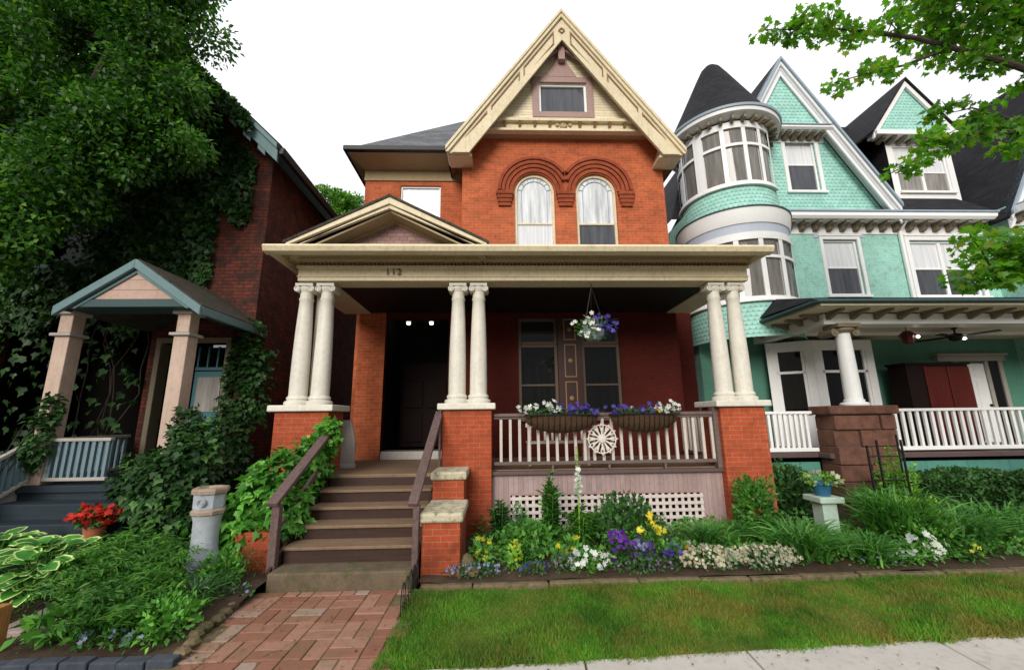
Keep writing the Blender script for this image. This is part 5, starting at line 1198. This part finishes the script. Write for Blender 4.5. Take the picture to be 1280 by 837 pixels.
def hosta(base, r, n, label, size=.26):
    t = thing('hosta', label, 'plant', base)
    H1 = (np.array([(0,0,0),(-.26,.22,.07),(-.30,.5,.06),(-.16,.8,0),(0,.93,-.06),(.16,.8,0),(.30,.5,.06),(.26,.22,.07),(0,.5,-.02)]),[(8,0,1,2),(8,2,3,4),(8,4,5,6),(8,6,7,0)])
    H2 = (np.array([(-.26,.22,.07),(-.30,.5,.06),(-.16,.8,0),(0,.93,-.06),(.16,.8,0),(.30,.5,.06),(.26,.22,.07),(-.33,.2,.085),(-.38,.52,.07),(-.21,.86,0),(0,1.03,-.09),(.21,.86,0),(.38,.52,.07),(.33,.2,.085)]),[(i,i+1,i+8,i+7) for i in range(6)])
    a = rng.uniform(0,6.28,n); rr = r*np.sqrt(rng.random(n)); lay = 1-rr/r
    p = np.stack([base[0]+rr*np.cos(a)*.75, base[1]+rr*np.sin(a)*.75, base[2]+.12+.30*lay+rng.random(n)*.06],1)
    ax = np.stack([np.cos(a),np.sin(a),-.12+.5*lay+rng.normal(size=n)*.15],1); nm = np.stack([-.2*np.cos(a),-.2*np.sin(a)-.35,np.ones(n)],1)+rng.normal(size=(n,3))*.18
    sz = size*rng.uniform(.7,1.15,n)
    leaves('foliage', p, ax, nm, sz, M['hosta'], t, H1); leaves('pale_leaf_rims', p, ax, nm, sz, M['hostarim'], t, H2)
    m = MB()
    for i in range(0,n,2): m.tube([base, tuple(p[i])],[.008,.005],4)
    m.build('stalk', M['lily'], t)
hosta((-5.1,5.2,.26),.62,120,'large clump of hosta with pale-edged leaves in the left garden',.21)
hosta((-5.85,5.35,.34),.55,70,'pale-edged hosta clump at the left edge below the blue steps',.22)
hosta((-4.85,4.85,.2),.4,45,'small hosta with green leaves at the left edge of the garden bed',.19)
def fern(base, r, h, n, mat, label, name='feathery_plant', lsz=.055, cat='plant', group=None):
    t = thing(name, label, cat, base, group); P = []; A = []; N = []; m = MB()
    for i in range(n):
        a = rng.uniform(0,6.28); L = r*rng.uniform(.5,1.05); hh = h*rng.uniform(.6,1.1); pts = []
        off = rng.normal(size=2)*r*.25
        for s in range(9):
            u = s/8; pts.append((base[0]+off[0]+math.cos(a)*L*u, base[1]+off[1]+math.sin(a)*L*u, base[2]+hh*math.sin(u*1.9)*(1-.12*u)))
        m.tube(pts[::2],[.006,.005,.004,.003,.002],4)
        for s in range(2,9):
            for sd in (-1,1):
                for _ in range(3):
                    q = np.array(pts[s])+rng.normal(size=3)*.02; P.append(q); A.append((math.cos(a)*.4-sd*math.sin(a)*.9, math.sin(a)*.4+sd*math.cos(a)*.9, rng.normal()*.3)); N.append((0,-.2,1))
    P = np.array(P); leaves('foliage', P, np.array(A), np.array(N)+rng.normal(size=P.shape)*.3, lsz*1.5*rng.uniform(.6,1.5,len(P)), M[mat], t, NARROW); m.build('stem', M['lily'], t); return t
fern((-4.25,5.35,.08),.5,.62,70,'feather','tall feathery green plant between the hosta and the pedestal')
fern((-3.95,4.85,.06),.48,.55,64,'feather','feathery green plant in the middle of the left garden, in front of the pedestal')
fern((-4.5,5.75,.1),.45,.6,32,'feather','loose feathery plant below the ivy bush in the left garden',lsz=.06)
fern((-3.6,4.55,.05),.42,.42,56,'feather','low spreading feathery plant near the slate brick edging')
strap_plant('strap_leaf_plant','clump of pale grey-green strap leaves at the foot of the pedestal','plant',(-3.32,5.05,.05),.42,.34,130,.022,M['lilyblue'])
strap_plant('strap_leaf_plant','small dark strap-leaf tuft beside the walkway in the left garden','plant',(-3.22,4.62,.05),.36,.26,110,.016,M['lily'])
bush('low_plant','low leafy green plant at the walkway edge of the left garden','plant',(-3.12,4.42,.04),(.26,.22,.18),420,.07,M['ivylt'],LEAF)
bush('low_plant','broad-leaved low plant behind the wire border fence near the orange post','plant',(-4.05,4.42,.04),(.32,.2,.16),220,.12,M['shrub'],LEAF)
bush('low_plant','leafy plant filling the gap between the pedestal and the ivy stair wall','plant',(-3.35,5.55,.04),(.25,.25,.22),420,.08,M['ivylt'],LEAF)
bush('low_shrub','small leafy shrub left of the pedestal foot','plant',(-4.05,5.75,.06),(.3,.25,.3),500,.075,M['shrub'],LEAF)
for (x,y,l) in ((-3.70,4.25,'leftmost of three lavender-blue pansy tufts behind the slate edging'),(-3.48,4.28,'middle one of three lavender-blue pansy tufts behind the slate edging'),(-3.28,4.25,'rightmost of three lavender-blue pansy tufts behind the slate edging')):
    patch('pansy', l, 'flower', (x,y,.04),.08,.07,.12,7,.055,'plav',60,.05,'shrub',group='lavender-blue pansies behind the slate edging')
patch('pansy','lavender-blue pansies beside the bottom step at the ivy wall','flower',(-2.98,5.3,.03),.16,.12,.12,9,.05,'plav',120,.05,'shrubdk')
patch('marigold','single yellow marigold flower behind the wire border fence','flower',(-3.88,4.62,.06),.08,.07,.18,5,.10,'pyellow',70,.06,'shrub')
t = thing('foxglove','short cream foxglove spike leaning over the wire border fence','flower',(-4.02,4.55,.06))
q = np.stack([-4.02+rng.normal(size=34)*.02, 4.53+rng.normal(size=34)*.02, .22+rng.random(34)*.22],1); flowers_on(t,'blossoms',q,.055,M['pcream'],.1)
m = MB(); m.tube([(-4.02,4.55,.06),(-4.02,4.54,.46)],[.008,.004],5); m.build('stem', M['lily'], t)

# ------------------------------------------------------------------ right flower bed
def spire(base, r, h, n, mat, label, size=.11, tpl=NARROW, name='lily_plant', k=9):
    t = thing(name, label, 'plant', base); m = MB(); P=[];A=[]
    for i in range(k):
        a = rng.uniform(0,6.28); rr = r*math.sqrt(rng.random())*.7; hh = h*(1-.45*rr/r)*rng.uniform(.8,1.0); x=base[0]+rr*math.cos(a); y=base[1]+rr*math.sin(a)
        m.tube([(base[0]+.3*(x-base[0]),base[1]+.3*(y-base[1]),base[2]),(x,y,base[2]+hh)],[.009,.005],5)
        for j in range(n//k):
            u = rng.random()**.8; b = rng.uniform(0,6.28); w = .5*(1-u*.75)
            P.append((base[0]+(.3+.7*u)*(x-base[0]),base[1]+(.3+.7*u)*(y-base[1]),base[2]+.04+hh*u)); A.append((math.cos(b),math.sin(b),.55-.3*(1-u)+rng.normal()*.2))
    P=np.array(P);A=np.array(A); sz = size*(1.25-.6*(P[:,2]-base[2])/h)*rng.uniform(.7,1.2,len(P))
    leaves('foliage',P,A,np.array([0,0,1.0])+rng.normal(size=P.shape)*.3,sz,mat,t,tpl); m.build('stem', M['lily'], t); return t
NW = (np.array([(0,0,0),(-.16,.4,.05),(0,1,-.16),(.16,.4,.05)]),[(0,3,2),(0,2,1)])
spire((.02,6.75,.08),.20,.78,420,M['shrubdk'],'slim leafy lily clump against the middle brick pier',.14,NW)
spire((.78,6.7,.08),.24,1.12,760,M['shrub'],'tallest conical bright green lily clump in front of the lattice',.15,NW,k=14)
spire((1.22,6.5,.08),.32,.68,620,M['feather'],'light green bushy plant at the foot of the white foxglove',.15,NW,k=14)
t = thing('foxglove','tall white foxglove spike rising in front of the porch skirt','flower',(1.18,6.45,.08))
m = MB(); m.tube([(1.18,6.45,.08),(1.19,6.42,.9),(1.17,6.40,1.55)],[.012,.009,.004],6); m.build('stem', M['yelgrn'], t)
z = np.linspace(.84,1.30,44); w = .052*(1-(z-.84)/.75); a = rng.uniform(0,6.28,44); q = np.stack([1.185+w*np.cos(a), 6.40+w*np.sin(a), z],1); flowers_on(t,'blossoms',q,.075,M['pwhite'],-.1)
z = np.linspace(1.30,1.56,26); w = .028*(1-(z-1.3)/.4); a = rng.uniform(0,6.28,26); q = np.stack([1.178+w*np.cos(a), 6.40+w*np.sin(a), z],1); flowers_on(t,'buds',q,.04,M['yelgrn'],-.1)
bush('shrub','mid green leafy shrub in front of the lattice near the lowest brick stair pier','shrub',(.42,6.35,.07),(.38,.3,.26),1100,.085,M['shrub'])
bush('shrub','dark rounded shrub in the middle of the lattice','shrub',(1.95,6.75,.08),(.52,.35,.36),1700,.09,M['shrubdk'])
bush('shrub','bushy leafy shrub against the right brick pier','shrub',(4.1,6.85,.1),(.34,.3,.52),1700,.085,M['shrub'])
bush('shrub','dark tall shrub in the gap between the right brick pier and the mint porch','shrub',(5.45,8.0,.1),(.5,.4,.55),1900,.1,M['shrubdk'])
bush('shrub','small loose shrub with pale tips left of the lattice','shrub',(.28,6.9,.07),(.22,.2,.3),320,.08,M['lilyblue'])
for i,(x,y,r,h,n,l) in enumerate(((3.05,6.35,.5,.5,230,'low daylily clump below the right end of the lattice'),(4.2,6.05,.75,.58,420,'wide arching daylily clump in front of the right brick pier'),(5.95,6.35,.72,1.05,520,'tallest arching daylily clump, left of the iron trellis'),(5.0,5.85,.55,.42,240,'short daylily clump spilling over the edging stones'),(6.75,6.2,.65,.72,300,'daylily clump at the right edge behind the small yellow flower'),(7.7,6.6,.65,.7,260,'daylily clump in the far right of the bed before the hedge'),(3.65,6.6,.4,.46,140,'narrow daylily tuft between the lattice and the right brick pier'))):
    strap_plant('daylily',l,'plant',(x,y,.07),r,h,n,.028,M['lily'],'daylily clumps in the flower bed')
spire((6.1,6.6,.1),.35,.8,560,M['shrub'],'leafy rose bush growing up the iron trellis',.10,LEAF,'rose_bush',k=12)
spire((6.75,7.1,.1),.46,1.55,640,M['yelgrn'],'light yellow-green shrub right of the iron trellis',.095,LEAF,'shrub',k=14)
bush('shrub','yellowish spreading shrub at the foot of the iron trellis','shrub',(6.2,6.25,.1),(.42,.3,.34),900,.075,M['yelgrn'])
bush('shrub','mixed green shrub between the trellis and the daylilies on the right','shrub',(6.1,5.95,.08),(.5,.25,.26),900,.075,M['shrub'])
# clipped hedge
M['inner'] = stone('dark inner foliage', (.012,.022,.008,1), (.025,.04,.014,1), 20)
n = 13000; p = np.stack([rng.uniform(7.3,13,n), rng.uniform(7.55,8.2,n), rng.uniform(.15,.88,n)],1)
f = rng.integers(0,3,n); p[f==0,1] = 7.55+rng.random((f==0).sum())*.1; p[f==1,2] = .80+.05*np.sin(p[f==1,0]*3)+rng.random((f==1).sum())*.1
t = thing('clipped_hedge','long dark clipped hedge in front of the mint house porch','hedge',(10,7.9,.1)); leaves('foliage', p, rdir(n)+np.array([0,-.4,.4]), rdir(n)+np.array([0,-.5,.8]), .085*rng.uniform(.6,1.2,n), M['shrubdk'], t)
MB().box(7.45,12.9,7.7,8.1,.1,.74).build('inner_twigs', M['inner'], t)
m = MB()
for i in range(18): x = 7.4+i*.31; m.tube([(x,7.9,.05),(x+.05,7.85,.6)],[.02,.012],5)
m.build('stem', M['bark'], t)
bush('shrub','leafy shrub before the brown sandstone pier','shrub',(7.0,7.7,.1),(.5,.4,.32),1100,.09,M['shrub'])
# trellis
m = MB(); x0,x1,y,b = 6.03,6.62,6.75,.1
for x in (x0,x1,(x0+x1)/2-.12): m.box(x-.012,x+.012,y-.012,y+.012,b,1.58 if x != x0 else 1.5)
for z in (.55,.95,1.32): m.box(x0,x1,y-.009,y+.009,z-.01,z+.01)
m.box(6.80,6.82,7.0,7.02,.1,1.65); m.bar((x1,y,1.32),(6.81,7.01,1.45),.02,.02)
tag(m.build('trellis', M['metalblk'], None, origin=(6.3,6.75,.1)), 'black iron trellis frame standing among the shrubs before the sandstone pier', 'trellis')
# planter stand with blue pot
t = thing('planter_stand','pale green square pedestal stand beside the right brick pier','stand',(5.28,6.9,.1))
m = MB(); m.box(5.16,5.40,6.78,7.02,.17,.62); m.box(5.12,5.44,6.74,7.06,.1,.17); m.build('shaft', M['palegrn'], t, bevel=.012)
m = MB(); m.box(5.08,5.48,6.70,7.10,.62,.71); m.build('top', M['palegrn'], t, bevel=.015)
t = thing('flower_pot','blue glazed pot of cream-yellow flowers on the pale green stand','flower pot',(5.28,6.9,.71))
pot((5.28,6.9,.71),.15,.22,'b').build('pot', M['bluepot'], t, True)
p,d = blob((5.28,6.9,.96),(.27,.24,.10),220,.4,.2,.88); leaves('foliage', p, d+rng.normal(size=p.shape)*.4, d+np.array([0,-.2,.6]), .07*rng.uniform(.6,1.2,len(p)), M['yelgrn'], t)
q,e = blob((5.27,6.85,.99),(.31,.24,.11),40,.8,.2); flowers_on(t,'blossoms',q[(e[:,1]<.5)][:14],.10,M['pcream'],per=1)
# bedding flowers along the edging
patch('tulip','yellow tulips beside the lowest brick stair pier','flower',(-.22,6.0,.07),.16,.12,.34,9,.10,'pyellow',90,.12,'lily',tpl=NARROW)
patch('lavender_edging','lavender-blue edging flowers in front of the lowest brick stair pier','flower',(-.30,5.68,.06),.42,.12,.14,70,.045,'plav',220,.045,'shrubdk')
patch('lavender_edging','lavender-blue edging flowers below the yellow snapdragons','flower',(.45,5.7,.06),.22,.1,.13,30,.045,'pblue',140,.045,'shrubdk')
patch('snapdragon','pale yellow snapdragons before the mid green shrub','flower',(.22,5.86,.06),.08,.08,.36,14,.055,'pyellow',90,.07,'yelgrn')
patch('marigold','pale yellow rose bloom left of the white petunias','flower',(1.0,6.05,.06),.12,.1,.32,3,.14,'pyellow',110,.08,'shrub')
patch('snapdragon','small yellow bloom spike above the mauve sage','flower',(.82,5.95,.06),.06,.06,.28,4,.08,'pyellow',60,.07,'yelgrn')
patch('sage','dusty mauve sage tuft left of the white petunias','flower',(.84,5.74,.06),.16,.12,.22,40,.045,'pmauve',150,.045,'shrubdk')
patch('petunia','mound of white petunias in front of the foxglove','flower',(1.16,5.72,.06),.25,.15,.22,19,.105,'pwhite',260,.06,'shrub',per=2)
patch('pansy','deep purple pansies to the right of the white petunias','flower',(1.62,5.98,.06),.17,.12,.36,24,.085,'ppurple',200,.06,'shrubdk',per=2)
patch('pansy','purple and lilac pansies below the bright yellow marigold','flower',(1.95,5.88,.06),.14,.11,.30,11,.09,'ppurple',160,.06,'shrubdk',per=2,extra=('plav',9,.09))
patch('marigold','bright yellow marigold head above the purple pansies','flower',(2.18,6.25,.06),.16,.12,.46,9,.12,'pyellow',220,.07,'shrub',per=3)
patch('pansy','dark violet-blue pansies left of the orange flower','flower',(2.32,5.85,.06),.13,.1,.26,16,.07,'pblue',120,.05,'shrubdk',per=2)
patch('pansy','low violet groundcover flowers along the edging below the purple pansies','flower',(1.85,5.66,.06),.5,.1,.14,40,.045,'pmauve',260,.045,'shrubdk')
patch('marigold','orange and cream flower at the left end of the pale alyssum','flower',(2.52,5.9,.06),.1,.08,.28,4,.11,'porange',90,.05,'shrub',per=2,extra=('pcream',3,.09))
patch('alyssum','left half of the pale cream-pink alyssum cushion along the edging','flower',(2.75,5.72,.06),.42,.2,.24,150,.06,'pcream',420,.045,'lilyblue',per=2,group='alyssum cushions')
patch('alyssum','right half of the pale cream-pink alyssum cushion along the edging','flower',(3.5,5.72,.06),.42,.2,.24,150,.06,'pcream',420,.045,'lilyblue',per=2,group='alyssum cushions')
patch('petunia','white petunias in front of the daylilies at the right end of the bed','flower',(5.6,5.72,.06),.30,.16,.28,20,.12,'pwhite',240,.06,'shrub',per=2)
patch('iris','yellow-flowered small plant at the far right of the bed','flower',(6.3,5.72,.06),.12,.08,.26,5,.08,'pyellow',70,.12,'lily',tpl=NARROW)
patch('lavender_edging','sparse lavender-blue flowers left of the right-hand white petunias','flower',(5.0,5.66,.06),.42,.08,.14,24,.04,'plav',160,.05,'shrub')
m = MB(); m.lathe([(0,-.04),(.10,-.02),(.12,.06),(.09,.14),(.05,.2),(0,.22)],(-.42,5.85,.06),9); m.lathe([(0,-.02),(.08,0),(.09,.05),(.05,.1),(0,.11)],(-.33,5.72,.06),8)
tag(m.build('garden_stone', M['edging'], None, bevel=.01, origin=(-.42,5.85,.06)), 'small rough stone leaning at the foot of the lowest brick stair pier', 'stone')

# ------------------------------------------------------------------ light, sky, camera
w = bpy.data.worlds.new('World'); scn.world = w; w.use_nodes = True; nt = w.node_tree; nd = nt.nodes
bg = nd['Background']; bg.inputs['Strength'].default_value = 1.0
sky = nd.new('ShaderNodeTexSky'); sky.sky_type = 'NISHITA'; sky.sun_disc = False; sky.sun_elevation = R(23); sky.sun_rotation = R(198)
tc = nd.new('ShaderNodeTexCoord'); sp_ = nd.new('ShaderNodeSeparateXYZ'); nt.links.new(tc.outputs['Generated'], sp_.inputs[0])
rm = nd.new('ShaderNodeValToRGB'); nt.links.new(sp_.outputs[2], rm.inputs[0])
el = rm.color_ramp.elements; el[0].position = 0.0; el[0].color = (.10,.11,.11,1); el[1].position = 1.0; el[1].color = (1.62,1.64,1.68,1)
for ps, v in ((.17,.22),(.30,.85),(.42,1.08)):
    e = el.new(ps); e.color = (v,v*1.01,v*1.03,1)
no = nd.new('ShaderNodeTexNoise'); no.inputs['Scale'].default_value = 2.2; no.inputs['Detail'].default_value = 5; nt.links.new(tc.outputs['Generated'], no.inputs['Vector'])
mr = nd.new('ShaderNodeMapRange'); mr.inputs[3].default_value = .93; mr.inputs[4].default_value = 1.1; nt.links.new(no.outputs[0], mr.inputs[0])
mu = nd.new('ShaderNodeMix'); mu.data_type = 'RGBA'; mu.blend_type = 'MULTIPLY'; mu.inputs[0].default_value = 1; nt.links.new(rm.outputs[0], mu.inputs[6]); nt.links.new(mr.outputs[0], mu.inputs[7])
sc_ = nd.new('ShaderNodeMix'); sc_.data_type = 'RGBA'; sc_.blend_type = 'MULTIPLY'; sc_.inputs[0].default_value = 1; sc_.inputs[7].default_value = (.1,.1,.1,1); nt.links.new(sky.outputs[0], sc_.inputs[6])
mx = nd.new('ShaderNodeMix'); mx.data_type = 'RGBA'; mx.inputs[0].default_value = .92; nt.links.new(sc_.outputs[2], mx.inputs[6]); nt.links.new(mu.outputs[2], mx.inputs[7])
def wm(op,a,b):
    n = nd.new('ShaderNodeMath'); n.operation = op
    for i,v in enumerate((a,b)):
        if isinstance(v,float): n.inputs[i].default_value = v
        else: nt.links.new(v,n.inputs[i])
    return n.outputs[0]
def ws(v,a,b,c,d):
    n = nd.new('ShaderNodeMapRange'); n.interpolation_type = 'SMOOTHSTEP'; nt.links.new(v,n.inputs[0])
    for i,q in enumerate((a,b,c,d)): n.inputs[i+1].default_value = q
    return n.outputs[0]
# the far side of the street: the lower sky behind the viewer is dimmer
shade = wm('MULTIPLY', ws(sp_.outputs[1],-.30,.18,1.0,0.0), ws(sp_.outputs[2],.30,.72,1.0,0.0)); keep = wm('SUBTRACT', 1.0, wm('MULTIPLY', shade, .45))
fin = nd.new('ShaderNodeMix'); fin.data_type = 'RGBA'; fin.blend_type = 'MULTIPLY'; fin.inputs[0].default_value = 1; nt.links.new(mx.outputs[2], fin.inputs[6]); nt.links.new(keep, fin.inputs[7]); nt.links.new(fin.outputs[2], bg.inputs['Color'])
sl = bpy.data.lights.new('sun', 'SUN'); sl.energy = 3.0; sl.angle = R(28); sl.color = (1,.95,.87)
so = bpy.data.objects.new('sun', sl); col.objects.link(so)
sd = Vector((-.27,-.88,.39)).normalized(); so.rotation_euler = sd.to_track_quat('Z','Y').to_euler(); so.location = (-3,-8,14)
cd = bpy.data.cameras.new('camera'); cd.sensor_width = 36; cd.lens = 36*512/1280; cd.clip_end = 500; cd.clip_start = .05
co = bpy.data.objects.new('camera', cd); col.objects.link(co)
P_, Y_, L_ = R(11.5), R(2.0), R(.7)
f = Vector((math.sin(Y_)*math.cos(P_), math.cos(Y_)*math.cos(P_), math.sin(P_))); r = Vector((math.cos(Y_), -math.sin(Y_), 0)); u = r.cross(f)
r2 = r*math.cos(L_)-u*math.sin(L_); u2 = u*math.cos(L_)+r*math.sin(L_)
mw = Matrix((r2,u2,-f)).transposed().to_4x4(); mw.translation = (0,0,2.0); co.matrix_world = mw
scn.camera = co
scn.view_settings.view_transform = 'Standard'; scn.view_settings.look = 'None'; scn.view_settings.exposure = 0
scn.cycles.max_bounces = 8
